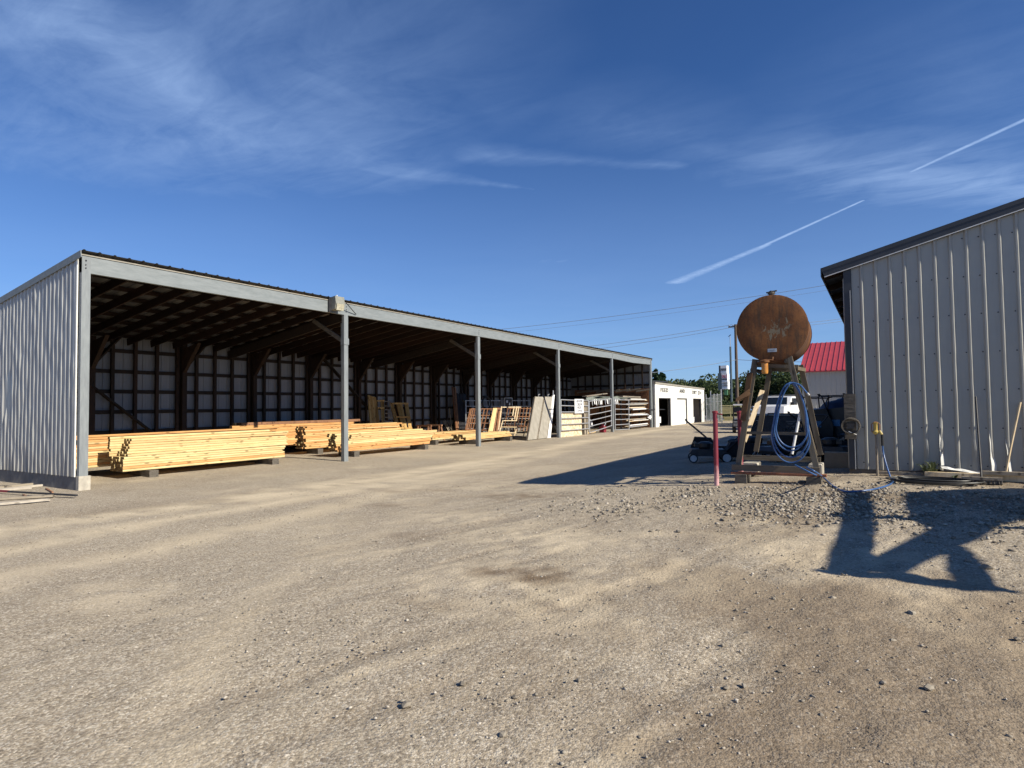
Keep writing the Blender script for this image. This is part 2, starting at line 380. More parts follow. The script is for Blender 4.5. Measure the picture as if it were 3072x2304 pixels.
# ---------------------------------------------------------------- ground
def sm(t): t = np.clip(t, 0, 1); return t*t*(3-2*t)
def gz0(x, y):
    x = np.asarray(x, float); y = np.asarray(y, float)
    return .45*sm((x+7.6)/8.2)*sm((y-1)/12.0)*(1-sm((y-26)/18))
def gz(x, y):
    z = gz0(x, y)
    return z + .012*np.sin(x*.9+1.3*np.sin(y*.5))*np.cos(y*.7)*(1-sm((np.abs(x+15.5)-.1)/1.2)*0)
def fb(x, y, s, seed=0, oct=4):
    """cheap value noise, vectorised, 0..1"""
    r = 0; a = 1; t = 0
    for k in range(oct):
        xs, ys = x*s+17.3*seed+k*5.1, y*s-9.7*seed+k*3.3
        xi, yi = np.floor(xs), np.floor(ys); xf, yf = xs-xi, ys-yi
        def h(i, j):
            n = np.sin(i*127.1+j*311.7+seed*74.7)*43758.5453; return n-np.floor(n)
        u, v = xf*xf*(3-2*xf), yf*yf*(3-2*yf)
        r = r + a*((h(xi, yi)*(1-u)+h(xi+1, yi)*u)*(1-v)+(h(xi, yi+1)*(1-u)+h(xi+1, yi+1)*u)*v)
        t += a; a *= .5; s *= 2.03
    return r/t
def seg_d(x, y, pts):
    d = np.full(x.shape, 1e9)
    for (ax, ay), (bx, by) in zip(pts[:-1], pts[1:]):
        dx, dy = bx-ax, by-ay; t = np.clip(((x-ax)*dx+(y-ay)*dy)/(dx*dx+dy*dy), 0, 1)
        d = np.minimum(d, np.hypot(x-ax-t*dx, y-ay-t*dy))
    return d
def axis_pts(f0, f1, fine, lo, hi, g=1.055, mx=40):
    a = list(np.arange(f0, f1, fine)); s = fine; p = a[-1]
    while p < hi: s = min(s*g, mx); p += s; a.append(p)
    s = fine; p = f0; b = []
    while p > lo: s = min(s*g, mx); p -= s; b.append(p)
    return np.array(b[::-1]+a)
GX = axis_pts(-5.0, 3.2, .035, -700, 500); GY = axis_pts(1.2, 9.5, .04, -40, 900, 1.035)
XX, YY = np.meshgrid(GX, GY)
ZZ = gz(XX, YY)
near = 1-sm((np.hypot(XX, YY)-11)/12)
ZZ = ZZ + near*(.030*(fb(XX, YY, 1.7, 2)-.5)+.016*(fb(XX, YY, 9, 3)-.5)) + near*.030*(fb(XX, YY, 11, 5, 3)-.5)*sm((XX+2.2)/2.5) + near*.010*(fb(XX, YY, 4, 6, 3)-.5)
ZZ += np.where(np.hypot(XX, YY) > 130, -.0002*(np.hypot(XX, YY)-130), 0)
dust = np.zeros(XX.shape)
G2 = lambda px, py: tuple(ag_(px, py, 0.0)[:2])
tracks = [([(-200, 1640), (0, 1590), (350, 1545), (700, 1500), (1000, 1455), (1300, 1408), (1550, 1365), (1750, 1325), (2000, 1285)], .55, 1.0),
          ([(-200, 1800), (0, 1735), (450, 1650), (800, 1570), (1150, 1480), (1450, 1410), (1700, 1350)], .34, .6),
          ([(-200, 1700), (200, 1620), (600, 1545), (950, 1490), (1250, 1435), (1500, 1385)], .36, .8),
          ([(500, 2304), (620, 1960), (760, 1800), (1000, 1660), (1250, 1560)], .22, .28),
          ([(2300, 1700), (2600, 1820), (2900, 1960), (3200, 2040)], .17, .75),
          ([(1900, 1640), (2150, 1650), (2420, 1700), (2640, 1800)], .14, .4)]
for pts, w, amt in tracks:
    d = seg_d(XX, YY, [G2(*p) for p in pts]); n = fb(XX, YY, 1.1, 8)
    dust = np.maximum(dust, amt*np.clip(1-d/(w*(.6+1.5*n)), 0, 1)**.8*np.clip((fb(XX, YY, 2.4, 9)-.18)*3.6, 0, 1))
for px, py, r, amt in [(1600, 1790, .7, .9), (1640, 1815, .55, 1.0), (1780, 1760, .5, .8), (2060, 1780, .5, .85), (1350, 1560, .6, .6), (1620, 1640, .7, .8), (2450, 1720, .6, .8), (2780, 1850, .6, .8), (2350, 1640, .6, .7), (1250, 1440, 1.2, .6),
                       (1500, 1460, 1.2, .5), (2100, 1570, .4, .4), (1200, 1500, .5, .6), (2250, 1680, .4, .55), (1000, 1650, .5, .4), (1450, 1760, .4, .3), (950, 1580, .7, .3), (370, 1800, .5, .45)]:
    cx, cy = G2(px, py); d = np.hypot((XX-cx)*.6+(YY-cy)*.2, (YY-cy)*.8)
    dust = np.maximum(dust, amt*np.clip(1-d/(r*(.4+1.3*fb(XX, YY, 1.6, 11))), 0, 1)**.6*np.clip((fb(XX, YY, 5, 12)-.3)*2.8, 0, 1))
dust = np.maximum(dust, .32*np.clip((fb(XX, YY, .35, 4)-.45)*4, 0, 1)*np.clip((YY-9)/6, 0, 1))
dark = np.zeros(XX.shape)
for px, py, rx, ry, amt in [(1570, 1755, .5, .12, .95), (1640, 1745, .3, .08, .8), (1330, 1835, .45, .1, .35), (1430, 1700, .4, .07, .35), (1230, 1620, .35, .25, .45), (1200, 1470, .5, .14, .55), (1330, 1470, .5, .08, .4), (1560, 1498, 1.1, .25, .75),
                            (1150, 1515, .3, .15, .5), (1600, 1970, .5, .22, .35), (1780, 1870, .7, .35, .35), (2250, 1850, .6, .3, .35), (2000, 1850, .6, .3, .3), (2700, 1900, .8, .3, .25), (1900, 2150, .7, .2, .22), (650, 1500, .8, .1, .2), (2150, 1560, .8, .2, .35), (1750, 1600, .7, .3, .22)]:
    cx, cy = G2(px, py); d = np.hypot((XX-cx)/rx, (YY-cy)/ry/1.8)
    dark = np.maximum(dark, amt*np.clip(1.3-d/(.5+1.2*fb(XX, YY, 2.2, 14)), 0, 1)*np.clip((fb(XX, YY, 6, 15)-.25)*2.5, 0, 1))
dark = np.maximum(dark, .62*sm((XX+3.0)/2.4)*np.clip((fb(XX, YY, .9, 21)-.34)*4, 0, 1)*(1-sm((YY-13)/3)))
u_ = XX*.35+YY*.94; v_ = XX*.94-YY*.35   # ruts running with the tracks
dark = np.maximum(dark, .22*np.clip((fb(v_*3.2, u_*.45, 1.0, 51)-.52)*5, 0, 1)*np.clip((fb(XX, YY, .5, 52)-.35)*4, 0, 1))
dust = np.maximum(dust, .45*np.clip((fb(v_*3.0, u_*.4, 1.0, 53)-.55)*5, 0, 1)*np.clip((fb(XX, YY, .45, 54)-.4)*4, 0, 1))
ZZ -= near*.010*np.clip((fb(v_*3.2, u_*.45, 1.0, 51)-.52)*5, 0, 1)
ny, nx = XX.shape
vs = np.stack([XX.ravel(), YY.ravel(), ZZ.ravel()], 1)
ii = (np.arange(ny-1)[:, None]*nx+np.arange(nx-1)[None, :]).ravel()
fs = np.stack([ii, ii+1, ii+1+nx, ii+nx], 1)
def np_mesh(name, vs, fs, mat, attrs=None, smooth=True):
    me = bpy.data.meshes.new(name); me.vertices.add(len(vs)); me.vertices.foreach_set('co', vs.astype(np.float32).ravel())
    k = fs.shape[1]; me.loops.add(fs.size); me.loops.foreach_set('vertex_index', fs.astype(np.int32).ravel())
    me.polygons.add(len(fs)); me.polygons.foreach_set('loop_start', (np.arange(len(fs))*k).astype(np.int32))
    try: me.polygons.foreach_set('loop_total', np.full(len(fs), k, np.int32))
    except Exception: pass
    me.update(calc_edges=True); me.validate()
    for n, a in (attrs or {}).items():
        at = me.attributes.new(n, 'FLOAT', 'POINT'); at.data.foreach_set('value', a.astype(np.float32).ravel())
    if smooth: me.shade_smooth()
    me.materials.append(mat); o = bpy.data.objects.new(name, me); COL.objects.link(o); return o
ground = setting(np_mesh('ground', vs, fs, M_GROUND, {'dust': dust, 'dark': dark}))
# far paved road
rd = MB(); 
rd.add([(-60, 64, .03), (60, 64, .03), (60, 96, .03), (-60, 96, .03)], [(0, 1, 2, 3)])
setting(rd.build('road', M_ASPH))

# loose gravel
ICO = []
def ico():
    t = (1+5**.5)/2
    v = np.array([(-1,t,0),(1,t,0),(-1,-t,0),(1,-t,0),(0,-1,t),(0,1,t),(0,-1,-t),(0,1,-t),(t,0,-1),(t,0,1),(-t,0,-1),(-t,0,1)], float)
    v /= np.linalg.norm(v[0])
    f = np.array([(0,11,5),(0,5,1),(0,1,7),(0,7,10),(0,10,11),(1,5,9),(5,11,4),(11,10,2),(10,7,6),(7,1,8),(3,9,4),(3,4,2),(3,2,6),(3,6,8),(3,8,9),(4,9,5),(2,4,11),(6,2,10),(8,6,7),(9,8,1)])
    return v, f
IV, IF = ico()
def scatter(name, P, S, label, cat, kind='stuff', sink=.3):
    n = len(P); V = np.repeat(IV[None], n, 0)*(1+.28*RNG.standard_normal((n, 12, 1)).clip(-1, 1))
    sc = np.stack([S*RNG.uniform(.8, 1.3, n), S*RNG.uniform(.6, 1, n), S*RNG.uniform(.4, .75, n)], 1)
    V = V*sc[:, None, :]; a = RNG.uniform(0, 2*PI, n); c, s = np.cos(a)[:, None], np.sin(a)[:, None]
    X = V[:, :, 0]*c-V[:, :, 1]*s; Y = V[:, :, 0]*s+V[:, :, 1]*c
    Z = V[:, :, 2]+(gz(P[:, 0], P[:, 1])+sc[:, 2]*(1-2*sink))[:, None]
    vs = np.stack([X+P[:, 0:1], Y+P[:, 1:2], Z], 2).reshape(-1, 3)
    fs = (IF[None]+(np.arange(n)*12)[:, None, None]).reshape(-1, 3)
    sh = np.repeat(RNG.uniform(.05 if 'crushed' in name else .42, .72 if 'crushed' in name else 1.0, n), 12)
    o = np_mesh(name, vs, fs, M_STONE, {'shade': sh}, smooth=False)
    return tag(o, label, cat, kind=kind)
x_, y_ = RNG.uniform(-4.8, 3.4, 90000), RNG.uniform(6.4, 12.0, 90000)   # heap of crushed stone round the stand and along the wall
dens = np.exp(-((y_-9.2)/1.0)**2)*np.clip(np.where(x_ > -2.9, 1, 1-(-2.9-x_)/1.9), 0, 1)
k_ = RNG.uniform(0, 1, 90000) < dens*np.clip(fb(x_, y_, .9, 30)-.25, 0, 1)*3.2
pts = np.stack([x_[k_], y_[k_]], 1)[:9500]
P = np.array(pts); scatter('crushed_stone', P, RNG.gamma(2.4, .0052, len(P)).clip(.005, .036), 'loose grey crushed stone spread around the tank stand', 'gravel')
r_, a_ = RNG.uniform(1.2, 13, 40000), RNG.uniform(-.2, 1.35, 40000); x_, y_ = -r_*np.sin(a_), r_*np.cos(a_)
k_ = fb(x_, y_, 1.1, 33)+.25*(x_ > -2) > RNG.uniform(.25, .9, 40000)
pts = np.stack([x_[k_], y_[k_]], 1)[:14000]
P = np.array(pts); rr = np.hypot(P[:, 0], P[:, 1]); scatter('pebbles', P, (RNG.gamma(2.0, .0020, len(P))+.0016*np.sqrt(rr/3)).clip(.003, .013), 'small pebbles scattered over the gravel yard', 'pebbles')
# single larger stones
ROCKS = [(1218, 2118, .045, 'round pale river stone near the bottom left of centre'), (1208, 2103, .022, None), (1508, 2208, .034, 'smooth tan pebble lying alone near the bottom edge'), (1333, 1990, .022, None),
         (1388, 2052, .034, 'flat dark stone left of the two pale pebbles'), (1545, 2093, .024, None), (1738, 2040, .026, None), (2178, 2064, .03, None), (2233, 2056, .026, None),
         (2320, 1787, .03, None), (2496, 1785, .045, 'dark upright clod below the cast shadow'), (2735, 1828, .05, 'flat dark stone right of the clod below the shadow'), (2955, 1680, .075, 'largest dark rock beside the cast shadow'),
         (2905, 1660, .05, None), (2340, 2012, .025, None), (2440, 2090, .025, None), (2245, 1898, .035, None), (1955, 1590, .05, None), (2035, 1588, .05, None), (1975, 1586, .045, None), (1497, 1532, .05, 'lone brown stone on the pale track'),
         (2680, 1915, .03, None), (3050, 1905, .03, None), (2465, 2145, .02, None), (2650, 2045, .03, None), (2788, 2062, .035, None), (2800, 1600, .05, None), (2470, 1690, .03, None), (1700, 2305, .018, None)]
for px, py, r, lb in ROCKS:
    p = ag_(px, py, 0); p = ag_(px, py, float(gz(p.x, p.y))); z = float(gz(p.x, p.y))
    r *= .7
    v = IV.copy(); v *= (1+.22*RNG.standard_normal((12, 1)).clip(-1, 1)); v *= np.array([r*1.15, r*.85, r*.6])
    mb = MB(); mb.add(v, IF); o = mb.build('rock', M_STONE)
    at = o.data.attributes.new('shade', 'FLOAT', 'POINT'); at.data.foreach_set('value', np.full(12, random.uniform(.15, .65), np.float32))
    o.location = (p.x, p.y, z+r*.25); o.rotation_euler = (0, 0, random.uniform(0, 6))
    tag(o, lb or 'small loose stone lying on the dirt yard', 'rock', 'loose stones on the yard')

# ---------------------------------------------------------------- corrugated sheet helper
def ribbed(p0, u, length, zb, zt, pitch, h, nrm, rows=2, jitter=0.0, rib_w=.05, first=0.0, dent=None, thick=True, minor=True):
    """sheet in the plane through p0 along unit u; zb/zt functions of distance; ribs stand out along nrm"""
    u, nrm = Vector(u), Vector(nrm); prof = [(0, 0.0)]
    x = first; k = 0
    while x < length:
        a = rib_w/2
        if x-a > prof[-1][0]+.004: prof += [(x-a, 0), (x-a*.33, h), (x+a*.33, h), (x+a, 0)]
        if minor:
            for q in (.36, .64):
                c = x+pitch*q
                if c+.02 < length: prof += [(c-.014, 0), (c-.005, h*.18), (c+.005, h*.18), (c+.014, 0)]
        x += pitch; k += 1
    prof = [q for q in prof if q[0] < length]+[(length, 0)]
    mb = MB(); n = len(prof)
    offs = {}
    for r in range(rows+1):
        t = r/rows
        for i, (d, hh) in enumerate(prof):
            z = zb(d)+(zt(d)-zb(d))*t; off = hh; dd = d
            if jitter:
                key = (int((d-first+pitch*.5)/pitch), r)
                if key not in offs: offs[key] = (random.gauss(0, 1), random.gauss(0, 1))
                j = offs[key]; dd += j[0]*jitter*.35*(hh > 0); off += (j[1]*jitter*.3 if r not in (0, rows) else 0)
            if dent: a, b = dent(d, z, hh); dd += a; off += b
            mb.v.append(tuple(Vector(p0)+u*dd+nrm*off+Vector((0, 0, z))))
    for r in range(rows):
        for i in range(n-1):
            a = r*n+i; mb.f.append((a, a+1, a+1+n, a+n))
    return mb

# ---------------------------------------------------------------- open lumber shed
X0, XB, Y0, YE, BAY = -14.376, -20.75, 6.24, 43.32, 7.416
HB, HT = 4.60, 4.955
def rz_(x): return 5.03+.148*(x-X0)            # underside of the roof sheet
shed = thing('lumber_shed', 'long open fronted grey and white metal pole shed full of lumber', 'shed', (X0, Y0, 0))
PW = .17
for k in range(6):
    y = Y0+k*BAY
    mb = MB(); top = HB if k not in (0, 5) else HT+.02
    zb = .30 if k == 0 else -.1
    mb.box(X0-.10, y-.02 if k == 0 else y-PW/2, zb, X0+(.004 if k in (0, 5) else 0), y+PW-.02 if k == 0 else y+PW/2, top)
    if 0 < k < 5:                                # side plank, collar
        mb.box(X0-.175, y-.055, -.1, X0-.10, y+.055, 4.35)
        mb.box(X0-.13, y-PW/2-.018, 3.66, X0+.018, y+PW/2+.018, 3.86)
    mb.build('post', M_POST, shed)
    if 0 < k < 5:
        b = MB(); b.beam((X0-.06, y, 3.74), (X0-1.5, y, 4.55), .06, .13); b.build('knee_brace', M_BLOCK, shed)  # darker than the grey posts: the header's shade is put into the colour
b = MB(); b.box(X0-.09, Y0-.035, -.1, X0+.03, Y0+PW+.02, .30); b.build('concrete_footing', M_CONC, shed)
# header: boards butted at the posts, the far bays sag a little
def header():
    b = MB(); seg = [(Y0-.02, HB, HT), (Y0+BAY*.97, HB, HT), (Y0+BAY*2, HB+.01, HT), (Y0+BAY*3, HB, HT-.01), (Y0+BAY*3.55, HB-.05, HT-.04), (Y0+BAY*4, HB, HT-.02), (Y0+BAY*4.5, HB-.07, HT-.05), (YE+.1, HB, HT-.01)]
    vs, fs = [], []
    for y, a, c in seg: vs += [(X0-.09, y, a), (X0+.002, y, a), (X0+.002, y, c), (X0-.09, y, c)]
    for i in range(len(seg)-1):
        o = i*4; fs += [(o, o+1, o+5, o+4), (o+1, o+2, o+6, o+5), (o+2, o+3, o+7, o+6), (o+3, o, o+4, o+7)]
    fs += [(3, 2, 1, 0), (len(vs)-4, len(vs)-3, len(vs)-2, len(vs)-1)]
    return b.add(vs, fs)
header().build('header_beam', M_GREYP, shed)
for k in range(6):                               # bolt heads where the header meets the posts
    y = Y0+.05 if k == 0 else Y0+k*BAY
    for dz in (.10, .17, .26): b = MB(); b.tube([(X0, y+random.uniform(-.02, .02), HB+dz), (X0+.02, y, HB+dz)], .014, 8); b.build('bolt', M_STEELD, shed)
# roof sheet with ribs running front to back
b = MB(); prof = []
y = Y0-.05; i = 0
while y < YE+.12:
    prof += [(y, 0), (y+.02, .020), (y+.05, .020), (y+.07, 0), (y+.30, 0)]; y += .302
for x in (X0+.09, X0-3.2, XB-.35):
    for yy, h in prof: b.v.append((x, yy, rz_(x)+.012+h))
n = len(prof)
for r in range(2):
    for i in range(n-1): b.f.append((r*n+i, r*n+i+1, (r+1)*n+i+1, (r+1)*n+i))
b.build('roof_sheet', M_ROOFU, shed)
b = MB(); b.beam((X0+.085, Y0-.072, rz_(X0)-.055), (XB-.35, Y0-.072, rz_(XB-.35)-.055), .014, .15); b.build('roof_edge_trim', M_GREYP, shed)
b = MB(); b.beam((X0+.085, YE+.13, rz_(X0)-.055), (XB-.35, YE+.13, rz_(XB-.35)-.055), .014, .15); b.build('roof_edge_trim', M_GREYP, shed)
b = MB(); b.box(X0+.004, Y0-.05, HT+.006, X0+.02, YE+.1, HT+.032); b.build('drip_edge', M_SLAB, shed)
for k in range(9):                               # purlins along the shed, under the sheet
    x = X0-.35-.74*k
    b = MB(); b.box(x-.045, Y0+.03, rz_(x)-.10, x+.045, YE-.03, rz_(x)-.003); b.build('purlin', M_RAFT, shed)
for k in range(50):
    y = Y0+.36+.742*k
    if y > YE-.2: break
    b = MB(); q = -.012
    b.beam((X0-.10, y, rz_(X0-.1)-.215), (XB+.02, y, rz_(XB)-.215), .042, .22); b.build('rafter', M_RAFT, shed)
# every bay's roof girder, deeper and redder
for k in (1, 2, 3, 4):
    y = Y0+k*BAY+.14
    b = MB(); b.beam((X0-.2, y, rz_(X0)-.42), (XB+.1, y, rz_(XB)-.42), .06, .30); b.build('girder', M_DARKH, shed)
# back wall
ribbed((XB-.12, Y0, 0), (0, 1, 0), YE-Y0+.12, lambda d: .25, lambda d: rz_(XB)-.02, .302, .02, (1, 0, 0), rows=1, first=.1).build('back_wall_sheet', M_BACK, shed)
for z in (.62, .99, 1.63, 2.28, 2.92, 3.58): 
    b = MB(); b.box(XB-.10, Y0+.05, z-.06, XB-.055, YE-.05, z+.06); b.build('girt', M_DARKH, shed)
studs = [7.1, 7.8, 8.5]+[9.19+.692*k for k in range(49)]
main = (12.0, 14.78, 17.5, 20.3, 23.1, 25.9, 28.7, 31.4, 34.2, 37.0, 39.8)
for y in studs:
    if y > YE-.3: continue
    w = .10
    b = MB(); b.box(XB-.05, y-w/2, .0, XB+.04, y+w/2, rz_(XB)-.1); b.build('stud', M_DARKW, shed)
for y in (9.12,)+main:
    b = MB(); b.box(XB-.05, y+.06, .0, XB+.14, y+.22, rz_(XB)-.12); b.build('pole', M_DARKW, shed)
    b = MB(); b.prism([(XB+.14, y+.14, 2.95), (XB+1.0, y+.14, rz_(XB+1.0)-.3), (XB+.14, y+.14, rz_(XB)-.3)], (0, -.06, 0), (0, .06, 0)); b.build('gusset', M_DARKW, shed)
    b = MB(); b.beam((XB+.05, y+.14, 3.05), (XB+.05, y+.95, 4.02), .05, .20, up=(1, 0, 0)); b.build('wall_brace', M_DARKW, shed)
for (ya, za), (yb, zb) in (((8.75, 2.85), (11.15, .88)), ((18.1, 4.0), (20.95, 1.7))):
    b = MB(); b.beam((XB+.075, ya, za), (XB+.075, yb, zb), .045, .20, up=(1, 0, 0)); b.build('diagonal_brace', M_DARKH, shed)
# near end wall, outside face towards the camera
def dentL(d, z, hh):
    a = b = 0.0
    if z < .75: a = .012*math.sin(d*9.1+z*11)*(hh > 0); b = .01*math.sin(d*7.3)*(.75-z)/.5
    if abs(d-3.35) < .25 and abs(z-2.1) < .5: b -= .02*(hh > 0)
    return a, b
EWL = X0-.14-(XB-.13)
ribbed((X0-.14, Y0-.035, 0), (-1, 0, 0), EWL, lambda d: .285, lambda d: rz_(X0-.14-d)-.03, .187, .026, (0, -1, 0), rows=14, jitter=.012, rib_w=.062, first=.07, dent=dentL, minor=False).build('end_wall_sheet', M_SHEET, shed)
b = MB(); b.box(X0-.155, Y0-.062, .285, X0-.105, Y0-.036, rz_(X0)-.07); b.build('corner_trim', M_TRIMW, shed)
b = MB(); b.box(XB-.1, Y0-.03, -.1, X0-.09, Y0+.09, .285); b.build('concrete_base', M_CONCD, shed)
b = MB(); b.box(XB-.09, Y0+.0, .286, X0-.14, Y0+.03, .40); b.build('base_plate', M_DARKH, shed)
b = MB(); b.box(XB-.13, Y0+.09, -.1, XB-.05, YE, .25); b.build('concrete_curb', M_CONCD, shed)
for z in (1.0, 1.9, 2.8, 3.7):
    b = MB(); b.box(XB, Y0+.0, z-.05, X0-.14, Y0+.04, z+.05); b.build('end_wall_girt', M_DARKH, shed)
# far end wall, inside face visible
ribbed((XB-.20, YE+.06, 0), (1, 0, 0), X0-XB+.12, lambda d: .0, lambda d: rz_(XB-.15+d)-.005, .20, .02, (0, -1, 0), rows=1, first=.1).build('end_wall_sheet', M_BACK, shed)
for z in (1.2, 3.12, 4.02):
    b = MB(); b.box(XB, YE-.045, z-.07, X0-.06, YE+.02, z+.07); b.build('end_wall_girt', M_DARKH, shed)
for x in (-20.2, -19.58, -18.95, -18.3, -17.6, -17.0, -16.34, -15.69, -15.0):
    b = MB(); b.box(x-.05, YE-.1, 0, x+.05, YE-.046, rz_(x)-.12); b.build('end_wall_stud', M_DARKW, shed)
b = MB(); b.box(XB+.3, YE-.13, .0, X0-.15, YE-.101, 2.86); b.build('plywood_lining', M_BROWNW, shed)
b = MB()
for k in range(7): b.beam((XB+.5+k*.8, YE-.17, 2.66+.04*(k % 2)), (XB+1.6+k*.8, YE-.17, 2.80+.03*(k % 3)), .03, .10)
b.build('shelf_board', M_OLDW, shed)
b = MB(); b.box(X0-.02, YE-.02, 0, X0+.03, YE+.16, HT); b.build('corner_trim', M_GREYP, shed)
b = MB(); b.tube([(X0+.07, YE+.22, 0), (X0+.07, YE+.22, 3.35), (X0+.07, YE+.3, 3.4), (X0+.05, YE+4, 3.42)], .045, 8); b.build('downpipe', M_STEELD, shed, smooth=True)

# floodlight on the header
yl = ax_(1008, 920, X0+.15).y
fl = thing('floodlight', 'boxy weathered floodlight with cloudy glass fixed to the shed header', 'floodlight', (X0, yl, HB))
b = MB(); z0, z1 = HB+.02, HT+.12
b.prism([(X0+.08, yl-.13, z1-.02), (X0+.30, yl-.15, z1), (X0+.33, yl-.15, z1-.22), (X0+.27, yl-.14, z0+.06), (X0+.08, yl-.13, z0+.04)], (0, -.02, 0), (0, .34, 0)); b.build('housing', M_LAMPH, fl)
b = MB(); b.prism([(X0+.333, yl-.14, z1-.235), (X0+.275, yl-.13, z0+.05), (X0+.31, yl-.13, z0+.03), (X0+.36, yl-.14, z1-.235)], (0, 0, 0), (0, .29, 0)); b.build('lamp_glass', M_LENS, fl)
b = MB(); b.tube([(X0+.12, yl+.06, z1-.01), (X0+.12, yl+.06, z1+.07)], .025, 8); b.build('photocell', M_HUBW, fl)
b = MB(); b.box(X0+.003, yl-.20, z0-.02, X0+.08, yl-.13, z1-.02); b.build('bracket', M_STEELD, fl)
b = MB(); b.tube([(X0+.25, yl+.33, z1-.15), (X0+.03, yl+.95, z0+.05)], .013, 8); b.build('support_arm', M_STEELD, fl)

# ---------------------------------------------------------------- lumber piles
board_cache = {}
M_END = simple('shaded_end_grain', (.20, .135, .062), (.10, .062, .028), .9, scale=18, bmp=.2)  # dark end grain, with the shade on the pile ends painted in
def board_mesh(mat, w, t, L):
    key = (mat.name, w, t, round(L, 1))
    if key not in board_cache:
        b = MB(); c = .010; n = 6
        for j in range(n+1):
            y = L*j/n
            for x, z in ((-w/2+c, -t/2), (w/2-c, -t/2), (w/2, -t/2+c), (w/2, t/2-c), (w/2-c, t/2), (-w/2+c, t/2), (-w/2, t/2-c), (-w/2, -t/2+c)): b.v.append((x, y, z))
        for j in range(n):
            for k in range(8): a, d = j*8+k, j*8+(k+1) % 8; b.f.append((a, d, d+8, a+8))
        b.f.append(tuple(range(7, -1, -1))); b.f.append(tuple(n*8+k for k in range(8)))
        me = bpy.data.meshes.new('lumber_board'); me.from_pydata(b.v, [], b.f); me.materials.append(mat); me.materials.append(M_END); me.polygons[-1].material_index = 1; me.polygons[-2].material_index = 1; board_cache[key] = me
    return board_cache[key]
def pile(xf, y0, L, z0, layers, cols, w, t, mats, label, group, rag=.04, step=None, miss=None, ang=0.0, vary=.05):
    for l in range(layers):
        for c in range(cols):
            if miss and miss(l, c): continue
            mt = random.choice(mats) if isinstance(mats, list) else mats(l, c)
            me = board_mesh(mt, w-.004, t-.003, round(L+random.choice((0, 0, -.3, .1))*vary*4, 1))
            o = bpy.data.objects.new('lumber_board', me); COL.objects.link(o)
            ys = y0+random.gauss(0, rag)+(step(l, c) if step else 0)
            o.location = (xf-w/2-c*w-random.uniform(0, .012)-(.0 if c else random.uniform(0, .02)), ys, z0+t/2+l*t)
            o.rotation_euler = (random.gauss(0, .0015), 0, ang+random.gauss(0, .0022))
            tag(o, label, 'board', group)
def dunnage(x0, x1, ys, h, label):
    for y in ys:
        b = MB(); b.box(x0, y-.11, -.03, x1, y+.11, h-.006)
        o = b.build('timber_block', M_BLOCK, org=((x0+x1)/2, y, 0)); o.rotation_euler = (0, 0, random.gauss(0, .04)); tag(o, label, 'block', 'timber blocks under the lumber piles')
P_, F_ = M_PINE, M_FIR
pile(-15.8, 7.8, 4.7, .17, 14, 6, .105, .0605, lambda l, c: P_ if l > 3 else random.choice((P_, P_, F_)), 'pale yellow pine board in the nearest front pile by the corner post', 'boards in the nearest front pile',
     rag=.012, step=lambda l, c: (0 if l < 6 else (.10+.03*(l-6) if c < 5 else -.06)), miss=lambda l, c: (l > 6 and c < (l-6)*.30) or (l == 13 and c < 5))
dunnage(-16.6, -15.62, (8.45,), .17, 'cut timber block under the near end of the nearest front pile')
dunnage(-16.5, -15.55, (12.0,), .17, 'cut timber block under the far end of the nearest front pile')
pile(-17.0, 6.75, 6.4, .24, 14, 3, .10, .058, [P_, P_, P_, F_], 'yellow pine board in the pile behind the nearest front pile', 'boards in the back pile beside the corner post', rag=.16)
dunnage(-17.4, -16.9, (7.2, 12.4), .23, 'dark block under the pile behind the nearest front pile')
pile(-17.75, 14.9, 5.1, .21, 13, 4, .13, .062, [F_, F_, P_], 'orange fir board in the second pile left of the first post', 'boards in the orange fir pile', rag=.03, step=lambda l, c: .05*math.sin(l*1.7))
dunnage(-18.3, -17.6, (15.5, 19.2), .20, 'dark block under the orange fir pile')
pile(-19.3, 13.3, 5.8, .25, 9, 3, .14, .105, [F_, M_BROWNW, F_], 'brown shaded timber in the rearmost pile behind the orange fir boards', 'timbers in the rearmost pile', rag=.12)
dunnage(-19.9, -19.1, (14, 18), .25, 'dark block under the rearmost pile')
pile(-15.55, 14.55, 4.7, .19, 10, 5, .12, .061, lambda l, c: P_ if l > 3 else F_, 'pale pine board in the front pile standing behind the first post', 'boards in the front pile behind the first post', rag=.05, step=lambda l, c: .06*l*(c < 2), miss=lambda l, c: l == 9 and c < 2)
dunnage(-16.2, -15.35, (15.1,), .19, 'timber block under the near end of the pile at the first post')
dunnage(-16.2, -15.45, (18.9,), .19, 'timber block under the far end of the pile at the first post')
pile(-17.1, 20.9, 4.4, .20, 5, 5, .16, .062, [F_, P_], 'reddish pine board in the low pile between the first and second post', 'boards in the low rear pile', rag=.10)
dunnage(-17.9, -17.0, (21.5, 24.6), .20, 'dark block under the low rear pile')
pile(-15.55, 21.6, 3.9, .20, 4, 5, .14, .062, [P_, F_, P_], 'yellow pine board in the low front pile behind the second post', 'boards in the low front pile', rag=.14)
dunnage(-16.2, -15.3, (22.2, 25.1), .20, 'dark block under the low front pile')

